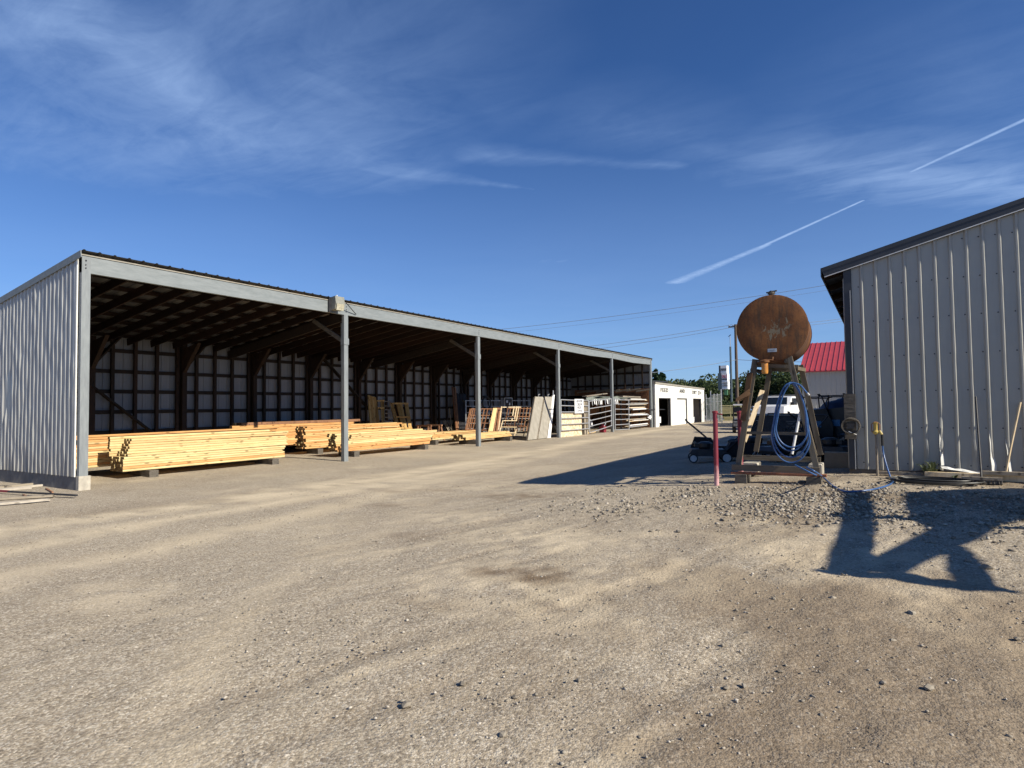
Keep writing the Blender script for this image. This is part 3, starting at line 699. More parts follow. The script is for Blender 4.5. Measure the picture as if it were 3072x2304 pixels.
# ---------------------------------------------------------------- things leaning at the back of the shed
def plank(p, q, w, t, mat, label, cat='plank', name='leaning_plank', group=None, up=(0, 1, 0)):
    p, q = Vector(p), Vector(q); L = (q-p).length; b = MB()
    b.box(-w/2, -t/2, 0, w/2, t/2, L); o = b.build(name, mat); d = (q-p).normalized(); u = Vector(up)
    a = u-d*u.dot(d); a.normalize(); c = a.cross(d)
    o.matrix_world = Matrix(((a.x, c.x, d.x, p.x), (a.y, c.y, d.y, p.y), (a.z, c.z, d.z, p.z), (0, 0, 0, 1)))
    tag(o, label, cat, group); return o
for k in range(4):
    a, bb = ax_(1106+6*k, 1186+2*k, -20.5), ax_(1117+6.5*k, 1285, -19.75); plank((-19.75, bb.y, .05), a, .12, .05, M_LEAN, 'amber timber leaning left of the wooden frames on the back wall', group='amber timbers leaning on the back wall')
def frame(name, label, cat, xb, xt, bot, top, bars_v, rungs, w, mat, foot=None):
    """leaning frame seen as a photo quad: bottom edge on the plane x = xb, top edge on x = xt"""
    (b0, b1, pb), (t0, t1, pt) = bot, top
    B0, B1, T0, T1 = ax_(b0, pb, xb), ax_(b1, pb+2, xb), ax_(t0, pt, xt), ax_(t1, pt, xt)
    B0.z = max(B0.z, .06); B1.z = max(B1.z, .06)
    if foot is not None: B0.z = B1.z = foot
    t = thing(name, label, cat, (xb, (B0.y+B1.y)/2, 0))
    def P(u, v): return B0.lerp(B1, u).lerp(T0.lerp(T1, u), v)
    for u in bars_v:
        b = MB(); b.beam(P(u, 0), P(u, 1), w, w*.6); b.build('upright', mat, t)
    for v in rungs:
        b = MB(); b.beam(P(0, v)+Vector((w*.5, 0, 0)), P(1, v)+Vector((w*.5, 0, 0)), w, w*.8); b.build('crossbar', mat, t)
    return t
frame('wooden_frame', 'tall amber wooden frame leaning on the back wall', 'frame', -19.7, -20.45, (1194, 1233, 1286), (1171, 1221, 1209), (0, .09, .4, .5, .62, .9, 1), (.03, .45, .98), .10, M_LEAN)  # a plain wooden frame leaning on the wall, nothing is racked in it
frame('wooden_ladder', 'pale rung frame between the amber timbers and the tall frame', 'ladder', -19.8, -20.5, (1156, 1178, 1280), (1148, 1168, 1201), (0, 1), (.2, .35, .5, .64, .78, .96), .05, M_OLDW)
frame('wooden_frame', 'narrow amber frame beside the leaning amber timbers', 'frame', -19.75, -20.5, (1138, 1152, 1280), (1127, 1149, 1200), (0, .75, 1), (.97, .7), .08, M_LEAN)
for pa, pz, lb in ((1270, 1299, 'brown wooden sawhorse nearer the tall frame'), (1305, 1328, 'brown wooden sawhorse nearer the black sheeting')):
    A, B = ax_(pa, 1292, -18.9), ax_(pz, 1292, -18.9); cy = (A.y+B.y)/2; hw = (B.y-A.y)/2
    t = thing('sawhorse', lb, 'sawhorse', (-19.2, cy, 0), 0, 'sawhorses at the back of the shed')
    b = MB(); b.box(-19.6, cy-.05, .72, -18.7, cy+.05, .80); b.build('top_rail', M_BROWNW, t)
    for sx in (-.38, .38):
        for sy in (-1, 1): b = MB(); b.beam((-19.15+sx, cy+sy*hw*.9, 0), (-19.15+sx*.85, cy+sy*.05, .74), .05, .08); b.build('leg', M_BROWNW, t)
for k in range(2):
    a, bb = ax_(1358+7*k, 1161+2*k, -20.5), ax_(1371+5*k, 1290, -19.6); plank((-19.6, bb.y, .05), a, .12, .05, M_BROWNW, 'tall brown plank leaning on the back wall by the black sheeting', group='tall brown planks')
c0 = ax_(1384, 1235, -20)
t = thing('black_sheeting', 'bundle of black corrugated sheeting standing against the back wall', 'sheeting', (-20, c0.y, 0))
for k in range(6):
    a, bb = ax_(1373+4.4*k, 1181+3*(k % 2), -20.45), ax_(1378+4.2*k, 1290, -19.7); bb.z = .05; b = MB(); b.beam(bb, a, .17, .05, up=(1, 0, 0)); b.build('sheet', M_STEELD, t)
a = ax_(1388, 1200, -19.6); b = MB(); b.tube([a, ax_(1396, 1210, -19.6), ax_(1399, 1235, -19.7), ax_(1397, 1262, -19.8)], .05, 8); b.build('hose_end', M_BLACKH, t, smooth=True)
a, bb = ax_(1348, 1225, -20.5), ax_(1358, 1290, -19.9); plank((-19.9, bb.y, .05), a, .025, .025, M_PALEW, 'thin white rod leaning right of the sawhorses', 'rod', 'leaning_rod')
for k in range(5):
    a = ax_(1330+3.3*k, 1262-3*(k % 2), -20.45); plank((-20.1, a.y+.25, .02), a, .05, .03, M_OLDW, 'short grey picket leaning behind the sawhorses', 'picket', 'picket', 'short grey pickets')
frame('wooden_frame', 'brown wooden rack leaning behind the second post', 'rack', -17.3, -18.2, (1396, 1467, 1290), (1411, 1480, 1226), (0, .05, .12, .2, .3, .45, .6, .75, .9, 1), (.02, .33, .68, .99), .05, M_BROWNW)
for k in range(3):
    a, bb = ax_(1481+4*k, 1225, -17.9), ax_(1466+4.5*k, 1297, -17.0); plank(bb, a, .085, .04, M_PINE, 'pale pine board leaning beside the brown rack', group='pale boards leaning at the second post')
for k in range(5):
    a, bb = ax_(1491+3.4*k, 1224, -18.1), ax_(1480+3.8*k, 1298, -17.2); plank(bb, a, .08, .04, M_BROWNW, 'dark brown board leaning right of the pale boards', group='dark boards leaning past the second post')
frame('door_frame', 'pale stripped wooden door frame leaning in the third bay', 'frame', -16.8, -17.8, (1494, 1546, 1302), (1505, 1561, 1220), (0, .66, .8, .92), (.98,), .055, M_PALEW)
frame('wooden_trestle', 'low pale wooden trestle in front of the door frame', 'trestle', -15.7, -16.2, (1496, 1570, 1306), (1509, 1586, 1261), (0, .62, 1), (.18, .55, .98), .045, M_PALEW)
frame('wooden_gate', 'dark brown slatted gate behind the door frame', 'gate', -17.9, -18.7, (1512, 1580, 1292), (1524, 1592, 1222), (0, .12, .25, .4, .55, .7, .85, 1), (.2, .6, .95), .05, M_BROWNW)
frame('pipe_gate', 'galvanised pipe gate standing along the back wall', 'gate', -19.2, -19.3, (1398, 1590, 1290), (1398, 1590, 1201), (0, .33, .62, 1), (.05, .22, .4, .58, .80, .99), .045, M_GALV)
t = thing('framed_notice', 'small framed white notice hung on the back pipe gate', 'notice', (-19.1, 31, 1.9))
b = MB(); b.box(-19.12, 30.6, 1.62, -19.10, 31.5, 2.18); b.build('board', M_BLACK, t)
b = MB()
for (a, c, d, e) in ((30.6, 1.62, 31.5, 1.65), (30.6, 2.15, 31.5, 2.18), (30.6, 1.65, 30.64, 2.15), (31.46, 1.65, 31.5, 2.15)): b.box(-19.099, a, c, -19.08, d, e)
b.build('frame', M_TRIMW, t)
b = MB(); b.cbox((-19.09, 30.9, 1.95), (.01, .18, .14)); b.cbox((-19.09, 31.2, 1.8), (.01, .1, .16)); b.build('picture', M_PAPER, t)
t = thing('cable_coil', 'black cable coil hung on the back pipe gate', 'coil', (-19, 28.6, 2.0)); b = MB()
b.tube([(-19.1, 28.7+.42*math.cos(a), 1.85+.36*math.sin(a)) for a in np.linspace(0, 2*PI, 24)[:-1]], .05, 8, closed=True); b.build('cable', M_BLACKH, t, smooth=True)
for k in range(9):
    z = 1.55+.07*(k % 3); y = 28.2+.47*k
    plank((-19.6, y, 1.0), (-19.75, y, 2.05), .22, .02, M_BACK, 'pale metal offcut stacked behind the pipe gate', 'offcut', 'metal_offcut', 'pale metal offcuts')
# plain leaning slabs: two grey ones with hooks, one white edged
XS0, XS1 = -14.62, -15.35; zt = 2.2
for (b0, b1, t0_, t1_, lb) in ((1582, 1611, 1605, 1631, 'tall weathered grey slab leaning at the third post, left one'), (1613, 1641, 1634, 1658, 'tall weathered grey slab leaning at the third post, right one')):
    A0, A1 = ax_(b0, 1313, XS0), ax_(b1, 1313, XS0); T0, T1 = ax_(t0_, 1190, XS1), ax_(t1_, 1188, XS1)
    A0.z = A1.z = .03; T0.z = T1.z = max(T0.z, 1.9)
    t = thing('leaning_slab', lb, 'panel', ((A0.x+T0.x)/2, (A0.y+A1.y)/2, 0), 0, 'weathered grey slabs')
    b = MB(); b.prism([A0, A1, T1, T0], (0, 0, 0), (-.09, 0, -.03)); b.build('face', M_SLAB, t)
    for a_, c_ in ((A0, T0), (A1, T1)):
        b = MB(); b.beam(a_+Vector((.012, 0, .01)), c_+Vector((.012, 0, .01)), .03, .025); b.build('edge_strip', M_OLDW, t)
    m2 = T0.lerp(T1, .4); b = MB(); b.tube([m2, m2+Vector((0, 0, .12)), m2+Vector((0, .15, .13))], .02, 6); b.build('hook', M_GALV, t)
t = thing('leaning_slab', 'white edged panel turned side on beside the third post', 'panel', (-14.9, 28.9, 0))
b = MB(); b.prism([ax_(1641, 1314, XS0), ax_(1652, 1313, XS0), ax_(1664, 1184, XS1), ax_(1658, 1186, XS1)], (0, 0, 0), (-.05, 0, -.02)); b.build('face', M_PAPER, t)
plank((-15.2, 29.3, 1.5), (-15.4, 29.75, 2.5), .06, .04, M_GALV, 'white metal bar sticking up behind the side on panel', 'bar', 'metal_bar')

# ---------------------------------------------------------------- gates
def pipe_panel(label, A, B, zs_a, zs_b, group, x_off=0, verts=(0, 1), name='farm_gate', extra=None):
    t = thing(name, label, 'gate', ((A[0]+B[0])/2, (A[1]+B[1])/2, 0), 0, group)
    zb0, zb1 = (zs_a[0], zs_b[0]); zt0, zt1 = zs_a[-1], zs_b[-1]
    for u in verts:
        p = Vector((A[0]+(B[0]-A[0])*u, A[1]+(B[1]-A[1])*u, 0))
        b = MB(); b.tube([p+Vector((0, 0, zb0+(zb1-zb0)*u-.03)), p+Vector((0, 0, zt0+(zt1-zt0)*u+.02))], .032, 8); b.build('upright', M_GALV, t, smooth=True)
    for za, zb in zip(zs_a, zs_b):
        mid = Vector(((A[0]+B[0])/2, (A[1]+B[1])/2, (za+zb)/2-random.uniform(0, .02)))
        b = MB(); b.tube([Vector((A[0], A[1], za)), mid, Vector((B[0], B[1], zb))], .027, 8); b.build('rail', M_GALV, t, smooth=True)
    return t
yy = lambda px, py: ax_(px, py, X0).y
ya, yb = yy(1683, 1250), yy(1766, 1250)
z6 = [.36, .68, 1.0, 1.33, 1.67, 1.98]
pipe_panel('galvanised six rail gate with strand board behind it and a paper sign', (X0, ya), (X0, yb), z6, [z-.03 for z in z6], 'pipe gates across the shed front', verts=(0, .995))
ya2, yb2 = yy(1768, 1250), yy(1834, 1250)
z7 = [.26, .55, .86, 1.17, 1.49, 1.80, 1.94]
pipe_panel('galvanised pipe gate tilted on its hinge left of the fourth post', (X0, ya2), (X0+.05, yb2-.1), [.10, .45, .78, 1.12, 1.47, 1.90], [.40, .70, 1.02, 1.33, 1.66, 2.07], 'pipe gates across the shed front')
ya3, yb3 = yy(1845, 1250), yy(1887, 1250)
pipe_panel('short galvanised pipe gate right of the fourth post', (X0, ya3), (X0, yb3), [.10, .42, .76, 1.08, 1.41, 1.75, 2.05], [.06, .40, .73, 1.05, 1.38, 1.70, 1.98], 'pipe gates across the shed front')
b = MB(); b.box(X0-.10, yy(1683, 1250)+.05, .0, X0-.08, yy(1749, 1250), 1.27)
tag(b.build('strand_board_panel', M_OSB), 'pale strand board sheet standing behind the first pipe gate', 'board')
for k in range(2):
    y = yy(1755, 1250)+.14+.3*k
    b = MB(); b.box(X0-.20, y-.09, 0, X0-.06, y+.09, 1.9); tag(b.build('leaning_plank', M_OLDW), 'mottled grey timber upright beside the strand board panel', 'plank', 'mottled uprights by the strand board')
sg = thing('paper_sign', 'white paper notice with four lines tied to the first pipe gate', 'sign', (X0, yy(1734, 1220), 1.6))
ys0, ys1 = yy(1722, 1220), yy(1748, 1220)
b = MB(); nn = 8
for i in range(nn+1):
    y = ys0+(ys1-ys0)*i/nn; xo = X0+.045+.012*math.sin(i*1.1)
    b.v += [(xo, y, 1.24), (xo, y, 2.02)]
for i in range(nn): b.f.append((2*i, 2*i+2, 2*i+3, 2*i+1))
b.build('sheet', M_PAPER, sg)
for k, tx in enumerate(('ASK FOR', 'CARS IN', 'BACK', '2 X 4 HL')):
    o = text_mesh(tx, .20, .001, M_INK, 'writing', bold=.004); o.rotation_euler = (PI/2, 0, PI/2); o.location = (X0+.066, (ys0+ys1)/2, 1.90-.175*k); o.scale = ((ys1-ys0)*.8/max(.01, o.dimensions.x) if o.dimensions.x > (ys1-ys0)*.8 else 1, 1, 1)
    o.parent = sg; o.matrix_parent_inverse = sg.matrix_basis.inverted()

# things stored behind the gates
t = thing('garden_mower_red', 'dark red ride on mower parked behind the tilted pipe gate', 'mower', (-16.2, 34, 0))
t.name = 'ride_on_mower'
b = MB(); b.box(-16.9, 33.0, .35, -15.9, 34.6, .62); b.prism([(-16.8, 33.9, .62), (-16.8, 34.8, .62), (-16.8, 34.7, .95), (-16.8, 34.0, .98)], (0, 0, 0), (.8, 0, 0)); b.build('body', M_RED, t)
b = MB(); b.box(-16.7, 33.1, .62, -16.1, 33.5, .72); b.box(-16.7, 33.05, .7, -16.1, 33.15, 1.1); b.build('seat', M_BLACK, t)
for y in (33.2, 34.6):
    for x in (-17.0, -15.9): b = MB(); b.lathe([(0, -.09), (.26, -.09), (.28, 0), (.26, .09), (0, .09)], (x, y, .27), (1, 0, 0), 20); b.build('wheel', M_RUBBER, t, smooth=True)
plank((-15.3, 33.05, .45), (-15.3, 33.1, 1.25), .10, .05, M_BLUE, 'blue painted bar standing behind the tilted gate', 'bar', 'blue_bar')
t = thing('fuel_can', 'red fuel can on the ground beside the fourth post', 'can', (-14.7, 35.1, 0))
b = MB(); b.box(-14.85, 34.75, 0, -14.55, 35.15, .38); b.box(-14.75, 34.85, .38, -14.65, 35.05, .48); b.build('body', M_RED, t)
b = MB(); b.tube([(-14.7, 35.1, .36), (-14.65, 35.3, .52)], .025, 8); b.build('spout', M_PAPER, t)
t = thing('engine', 'white and dark small engine sitting behind the tilted gate', 'engine', (-15.5, 34.6, .5))
b = MB(); b.box(-15.7, 34.3, .25, -15.3, 34.9, .5); b.lathe([(0, 0), (.14, 0), (.16, .1), (.1, .2), (0, .2)], (-15.5, 34.5, .5), (0, 0, 1), 14); b.build('block', M_STEELD, t)
b = MB(); b.lathe([(0, 0), (.09, 0), (.09, .08), (0, .08)], (-15.4, 34.45, .72), (0, 0, 1), 12); b.cbox((-15.32, 34.65, .55), (.08, .15, .2)); b.build('filter', M_PAPER, t)
plank((-14.7, 32.5, .05), (-14.7, 33.7, .10), .15, .06, M_PINE, 'short pale board lying on the ground under the tilted gate', name='lying_board', up=(1, 0, 0))
# high rack with tarps and hung white strips
t = thing('lumber_rack', 'tall rack with a tarp over it behind the pipe gates', 'rack', (-16.3, 38, 0))
for y in (33.0, 36.5, 40.5, 44.0-1.0):
    for x in (-17.2, -15.2): b = MB(); b.box(x-.05, y-.05, 0, x+.05, y+.05, 2.0); b.build('upright', M_DARKW, t)
b = MB(); b.box(-17.3, 32.8, 1.96, -15.1, 43.1, 2.05); b.build('top_rail', M_DARKH, t)
b = MB(); n = 26
for i in range(n+1):
    y = 33.3+i*(42.0-33.3)/n
    for j, x in enumerate((-15.02, -15.06, -16.1, -17.3)):
        b.v.append((x, y, (1.98 if j == 0 else 2.12+.10*math.sin(i*.5+j)+.04*math.sin(i*2.1+j*2)+(.08 if j == 2 else 0))))
for i in range(n):
    for j in range(3): b.f.append((i*4+j, i*4+j+1, i*4+j+5, i*4+j+4))
b.build('tarp', M_GTARP, t, smooth=True)
b = MB(); b.beam((-15.1, 33.2, 2.20), (-15.3, 36.9, 2.42), .3, .05); tag(b.build('lying_board', M_OLDW), 'pinkish grey board lying on top of the tarped rack', 'board')
b = MB(); b.beam((-14.95, 38.8, 2.24), (-14.95, 42.3, 2.22), .25, .09); tag(b.build('lying_board', M_OLDW), 'grey board lying on the right end of the tarped rack', 'board')
for k in range(15):
    y = 33.8+k*.29; sw = random.uniform(-.05, .08)
    b = MB(); b.prism([(-14.9, y, 2.02), (-14.9, y+.12, 2.02), (-14.88, y+.12+sw, 1.72-random.uniform(0, .12)), (-14.88, y+sw, 1.74)], (0, 0, 0), (.015, 0, 0))
    if 35.35 < y < 35.75: continue
    tag(b.build('hanging_strip', M_PAPER if k % 3 else M_GALV), 'white strip hanging in a row above the tilted gate', 'strip', 'white strips hung from the rack')
# stack of mixed stock at the far end
t = thing('stock_rack', 'steel rack holding odd lengths of pipe and lumber at the far shed end', 'rack', (-15.0, 41.5, 0))
for y in (39.2, 41.0, 42.9):
    b = MB(); b.box(-15.2, y-.04, 0, -15.1, y+.04, 2.05); b.build('upright', M_STEELD, t)
    for z in (.12, .5, .9, 1.3, 1.62): b = MB(); b.box(-15.1, y-.03, z-.03, -14.5, y+.03, z+.01); b.build('arm', M_STEELD, t)
cols = [M_PALEW, M_OLDW, M_PAPER, M_GALV, M_SLAB, M_PALEW]
k = 0
for z in (.12, .5, .9, 1.3, 1.62, 1.93):
    for j in range(7):
        y0_ = 38.75+random.uniform(0, 1.3); y1_ = 41.6+random.uniform(0, 1.5); x = -14.5-.07*(j % 5)
        zz = z+.05+.055*(j//3)+random.uniform(0, .015)
        mt = random.choice(cols); b = MB()
        if j % 3 == 0: b.tube([(x, y0_, zz), (x+.02, y1_, zz+random.uniform(-.02, .03))], random.uniform(.022, .045), 8)
        else: b.beam((x, y0_, zz), (x, y1_, zz+random.uniform(-.02, .03)), random.uniform(.06, .12), random.uniform(.025, .05))
        tag(b.build('stock_piece', mt, smooth=False), 'odd length of stock lying in the rack at the far end', 'stock', 'odd pipe and lumber pieces in the far rack')
for k in range(3):
    b = MB(); y = 42.7+.12*k; b.tube([(-14.45, y, .75+.05*k), (-14.40, y+.45, .62+.1*k)], .05, 8); tag(b.build('pipe_offcut', M_PAPER, smooth=True), 'short white pipe poking out of the far rack', 'pipe', 'white pipe ends in the far rack')
b = MB(); b.tube([(X0+.1, 42.3, 1.33), (X0+.12, 46.0, 1.28)], .03, 8); tag(b.build('long_pipe', M_STEELD, smooth=True), 'long dark pipe sticking out past the far shed corner', 'pipe')

# ---------------------------------------------------------------- white feed store
XW = -14.2; W0, W1 = 43.72, 58.1
ws = thing('feed_store', 'low white building with three doors and black letters over them', 'building', (XW, 51, 0))
doors = ((44.49, 47.55), (49.26, 52.25), (54.16, 57.05)); DH = 2.17
b = MB(); xs = [W0]+[q for d in doors for q in d]+[W1]
ztop = lambda y: 3.20+(3.02-3.20)*(y-W0)/(W1-W0)
for i in range(0, len(xs), 2): b.prism([(XW, xs[i], -.15), (XW, xs[i+1], -.15), (XW, xs[i+1], ztop(xs[i+1])), (XW, xs[i], ztop(xs[i]))], (0, 0, 0), (-.25, 0, 0))
for d in doors: b.prism([(XW, d[0], DH), (XW, d[1], DH), (XW, d[1], ztop(d[1])), (XW, d[0], ztop(d[0]))], (0, 0, 0), (-.25, 0, 0))
b.box(XW-8, W1-.25, -.15, XW-.25, W1, 3.0); b.box(XW-8, W0, -.15, XW-.25, W0+.2, 3.1); b.box(XW-8.2, W0, -.15, XW-8, W1, 3.0)
b.build('wall', M_WHITE, ws)
b = MB(); b.prism([(XW+.05, W0-.05, ztop(W0)), (XW+.05, W1+.08, ztop(W1)), (XW+.05, W1+.08, ztop(W1)+.13), (XW+.05, W0-.05, ztop(W0)+.13)], (0, 0, 0), (-8.3, 0, .0)); b.build('roof', M_SLAB, ws)
dd = MB(); dd.box(XW-.16, doors[1][0]+.05, 0, XW-.11, doors[1][1]-.05, DH-.08); dr = dd.build('door', M_WHITE, ws)
hb = MB(); hb.lathe([(0, 0), (.04, 0), (.04, .05), (0, .06)], (XW-.11, doors[1][0]+.25, 1.0), (1, 0, 0), 10); hd = hb.build('handle', M_STEELD, None); hd.parent = dr; hd.matrix_parent_inverse = (ws.matrix_basis).inverted() @ Matrix.Identity(4)
hd.matrix_parent_inverse = dr.matrix_parent_inverse
hd.matrix_parent_inverse = (ws.matrix_basis @ dr.matrix_parent_inverse @ dr.matrix_basis).inverted()
for d in doors:
    b = MB(); b.box(XW-.20, d[0], DH-.07, XW-.05, d[1], DH-.002); b.box(XW-.20, d[1]-.08, 0, XW-.05, d[1]-.002, DH-.07); b.box(XW-.20, d[0]+.002, 0, XW-.05, d[0]+.05, DH-.07); b.build('door_frame', M_STEELD, ws)
b = MB(); b.box(XW-1.5, W0+.3, -.02, XW-1.4, W1-.3, 3); b.build('inner_wall', M_BRINT, ws)
b = MB(); b.box(XW-4, W0+.3, -.02, XW-.3, W1-.3, .02); b.build('floor_slab', M_INT, ws)
b = MB(); b.box(XW-1.2, doors[0][0]+.1, 1.52, XW-1.0, doors[0][1]-.3, 1.95); b.build('roller_box', M_CONCD, ws)
for tx, ya, yb, zc in (('FEED', 44.95, 46.85, 2.75), ('AND', 49.98, 51.55, 2.76), ('DRY', 53.95, 55.4, 2.70), ('DI', 55.9, 57.0, 2.67)):
    o = text_mesh(tx, .50, .012, M_LETTER, 'lettering', bold=.009, spacing=1.25); bpy.context.view_layer.update()
    o.rotation_euler = (PI/2, 0, PI/2); s = (yb-ya)/o.dimensions.x; o.scale = (s, .85, 1)
    o.location = (XW+.014, (ya+yb)/2, zc); o.parent = ws; o.matrix_parent_inverse = ws.matrix_basis.inverted()
t = thing('utility_sink', 'white sink standing inside the open left doorway of the feed store', 'sink', (XW-.7, 45.7, 0))
b = MB(); b.box(XW-.9, 45.1, .25, XW-.5, 46.5, .72); b.build('basin', M_PAPER, t)
for y in (45.2, 46.4): b = MB(); b.box(XW-.85, y-.06, 0, XW-.6, y+.06, .25); b.build('leg', M_PAPER, t)
t = thing('storage_box', 'pale box inside the right doorway of the feed store', 'box', (XW-.8, 55, 0), 0, 'boxes in the right doorway'); b = MB(); b.box(XW-1, 54.6, 0, XW-.6, 55.3, .7); b.build('carton', M_SLAB, t)
b = MB(); b.box(XW-1.02, 54.6, .7, XW-.58, 55.3, .74); b.build('lid', M_PAPER, t)
t2 = thing('storage_box', 'smaller white bucket right of the pale box in the doorway', 'bucket', (XW-.6, 55.8, 0)); t2.name = 'bucket'; b = MB(); b.lathe([(0, 0), (.22, 0), (.27, .5), (.24, .5)], (XW-.6, 55.8, 0), (0, 0, 1), 16); b.build('pail', M_PAPER, t2, smooth=True)

# ---------------------------------------------------------------- boards and bars on the ground at left
for i, (a, c, w, mt, lb) in enumerate((((-120, 1475), (128, 1448), .11, M_OLDW, 'grey plank nearest the shed base on the left ground'), ((-150, 1483), (148, 1453), .10, M_GREYPL, 'pale plank lying second from the shed base'),
        ((-100, 1478), (95, 1463), .09, M_GREYPL, 'short pale plank lying on the left ground'), ((-160, 1505), (160, 1487), .11, M_OLDW, 'grey plank lying in front of the red and black bar'),
        ((-180, 1528), (150, 1498), .09, M_GREYPL, 'pale plank closest to the track on the left ground'), ((-90, 1453), (28, 1461), .10, M_OLDW, 'dark short plank at the left picture edge'))):
    p, q = ag_(*a, .03), ag_(*c, .03); b = MB(); b.beam(p, q, w, .04); tag(b.build('plank', mt), lb, 'plank', 'planks lying at the left end of the shed')
p, q = ag_(-200, 1462, .07), ag_(230, 1486, .05)
m_ = p+(q-p)*.62
b = MB(); b.beam(p, q, .05, .03); t = b.build('steel_bar', M_STEELD); tag(t, 'long dark steel bar with a red end lying by the corner post', 'bar')
b = MB(); b.beam(p+Vector((0, 0, .004)), p+(q-p)*.55+Vector((0, 0, .004)), .056, .034); b.build('red_end', M_RED, t)
for (a, c) in (((138, 1466), (158, 1477)), ((70, 1484), (82, 1492))):
    p, q = ag_(*a, .02), ag_(*c, .02); b = MB(); b.beam(p, q, .03, .03); tag(b.build('stick', M_BROWNW), 'small dark stick on the gravel by the planks', 'stick', 'small sticks by the planks')

# ---------------------------------------------------------------- right building
YW = 12.1; XR0 = -.51; slope = .262
def rake(x): return 4.03+slope*(x+.84)
rb = thing('metal_building', 'big off white ribbed metal building with charcoal roof edge', 'building', (XR0, YW, .45))
XR1 = 11.6; XM = 5.5
rk = lambda x: rake(x) if x < XM else rake(XM)-slope*(x-XM)
fr = ay_(2595, 1174, YW).x; 
def dentR(d, z, hh):
    a = b = 0.0
    x = d-.39
    if z < 1.75 and hh > 0:
        for cx, zt_, am in ((.62, 1.15, .05), (.83, 1.45, -.03), (1.25, 1.1, .06), (1.46, .95, .045), (.21, .8, .02), (-.06, .9, .02)):
            if abs(x-cx) < .12: a += am*max(0, (zt_-z))**1.0*.9; b -= .012*math.sin(z*19)*(zt_ > z)
    if z < .8: b += .006*math.sin(x*6.1+1)*(.8-z)/.3
    return a, b
def zbR(d):
    x = d-.39
    return .505 - (.05*math.exp(-((x-.72)/.15)**2)*-1 if x < 3 else 0)
sh = ribbed((-.39, YW, 0), (1, 0, 0), XR1+.39, zbR, lambda d: rk(d-.39)-.17, .2106, .026, (0, -1, 0), rows=22, jitter=.003, rib_w=.066, first=fr+.39, dent=dentR, minor=False)
sh.build('gable_wall_sheet', M_SHEETR, rb)
b = MB()
for row_z in (.62, 1.22, 1.83, 2.43, 3.04, 3.65, 4.27):
    x = fr-.05
    while x < 3.2:
        if rk(x)-.25 > row_z: b.lathe([(.011, 0), (.009, .007), (0, .009)], (x, YW-.002, row_z), (0, -1, 0), 8)
        x += .2106
b.build('screw_head', M_STEELD, rb)
b = MB(); b.box(XR0, YW-.03, .50, -.395, YW+.06, rk(-.45)-.17); b.build('corner_trim', M_CHAR, rb)
b = MB(); b.box(-.418, YW-.036, .50, -.410, YW-.0302, 3.6); b.build('trim_bead', M_TRIMW, rb)
b = MB(); b.box(XR0, YW+.0, .0, XR1, YW+.12, .50); b.build('sill_board', M_BLOCK, rb)
ribbed((XR0, YW+.06, 0), (0, 1, 0), 20, lambda d: .5, lambda d: 3.85, .2106, .02, (-1, 0, 0), rows=1, first=.1, minor=False).build('side_wall_sheet', M_SHEETR, rb)
b = MB(); b.box(XR0+.02, YW+.13, .0, XR0+.10, YW+20, .5); b.build('side_sill', M_BLOCK, rb)
b = MB()
b.prism([(-.84, YW-.02, rake(-.84)), (XM, YW-.02, rake(XM)), (XR1+.3, YW-.02, rk(XR1+.3)), (XR1+.3, YW-.02, rk(XR1+.3)-.06), (XM, YW-.02, rake(XM)-.06), (-.84, YW-.02, rake(-.84)-.06)], (0, -.05, 0), (0, 20.2, 0)); b.build('roof', M_CHAR, rb)
b = MB()
b.prism([(-.86, YW-.05, rake(-.86)+.012), (XM, YW-.05, rake(XM)+.012), (XM, YW-.05, rake(XM)-.155), (-.80, YW-.05, rake(-.8)-.155)], (0, -.014, 0), (0, 0, 0)); b.build('rake_trim', M_CHAR, rb)
b = MB(); b.prism([(-.80, YW-.05, rake(-.8)-.157), (XM, YW-.05, rake(XM)-.157), (XM, YW-.05, rake(XM)-.172), (-.80, YW-.05, rake(-.8)-.172)], (0, -.020, 0), (0, 0, 0)); b.build('rake_edge_strip', M_TRIMW, rb)
b = MB(); b.box(-.862, YW-.04, rake(-.86)-.13, -.842, YW+20.2, rake(-.86)+.005); b.build('eave_trim', M_CHAR, rb)
for k in range(16):
    y = YW+.15+k*1.22; b = MB(); b.beam((-.83, y, rake(-.83)-.13), (-.40, y, rake(-.4)-.13), .04, .12); b.build('rafter_tail', M_RAFT, rb)
b = MB(); b.box(XR1-.02, YW+.02, .0, XR1+.05, YW+20, rk(XR1)-.1); b.box(XR0+.1, YW+19.9, 0, XR1, YW+20, 3.9); b.build('rear_wall', M_SHEETR, rb)
for px0, px1, pt, pb, w0 in ((2816, 2828, 1277, 1396, .045), (2966, 2982, 1286, 1418, .06), (3018, 3034, 1318, 1420, .05), (2868, 2872, 1372, 1392, .02)):
    a, c = ay_(px0, pt, YW-.03), ay_(px1, pb, YW-.03); b = MB(); n = 6; vs = []
    for k in range(n+1):
        u = k/n; x = a.x+(c.x-a.x)*u*.5+random.gauss(0, .004); w = w0*(.15+.85*u**.7)*random.uniform(.85, 1.15); z = a.z+(c.z-a.z)*u
        vs += [(x-w*.1, YW-.012-w*.75, z), (x+w, YW-.004, z)]
    b.add(vs, [(2*k, 2*k+1, 2*k+3, 2*k+2) for k in range(n)]); b.build('bent_rib', M_TRIMW, rb)  # plates added to catch sun at the dents, sunlit white put into the colour
a = ay_(2822, 1398, YW-.05); b = MB(); vs = []
for k in range(7): vs += [(a.x+.09*k, YW-.035-.02*math.sin(k*1.3), a.z-.013*k+.01*math.sin(k*2.3)), (a.x+.09*k+.01, YW-.10-.02*math.sin(k*1.9), a.z-.03-.014*k)]
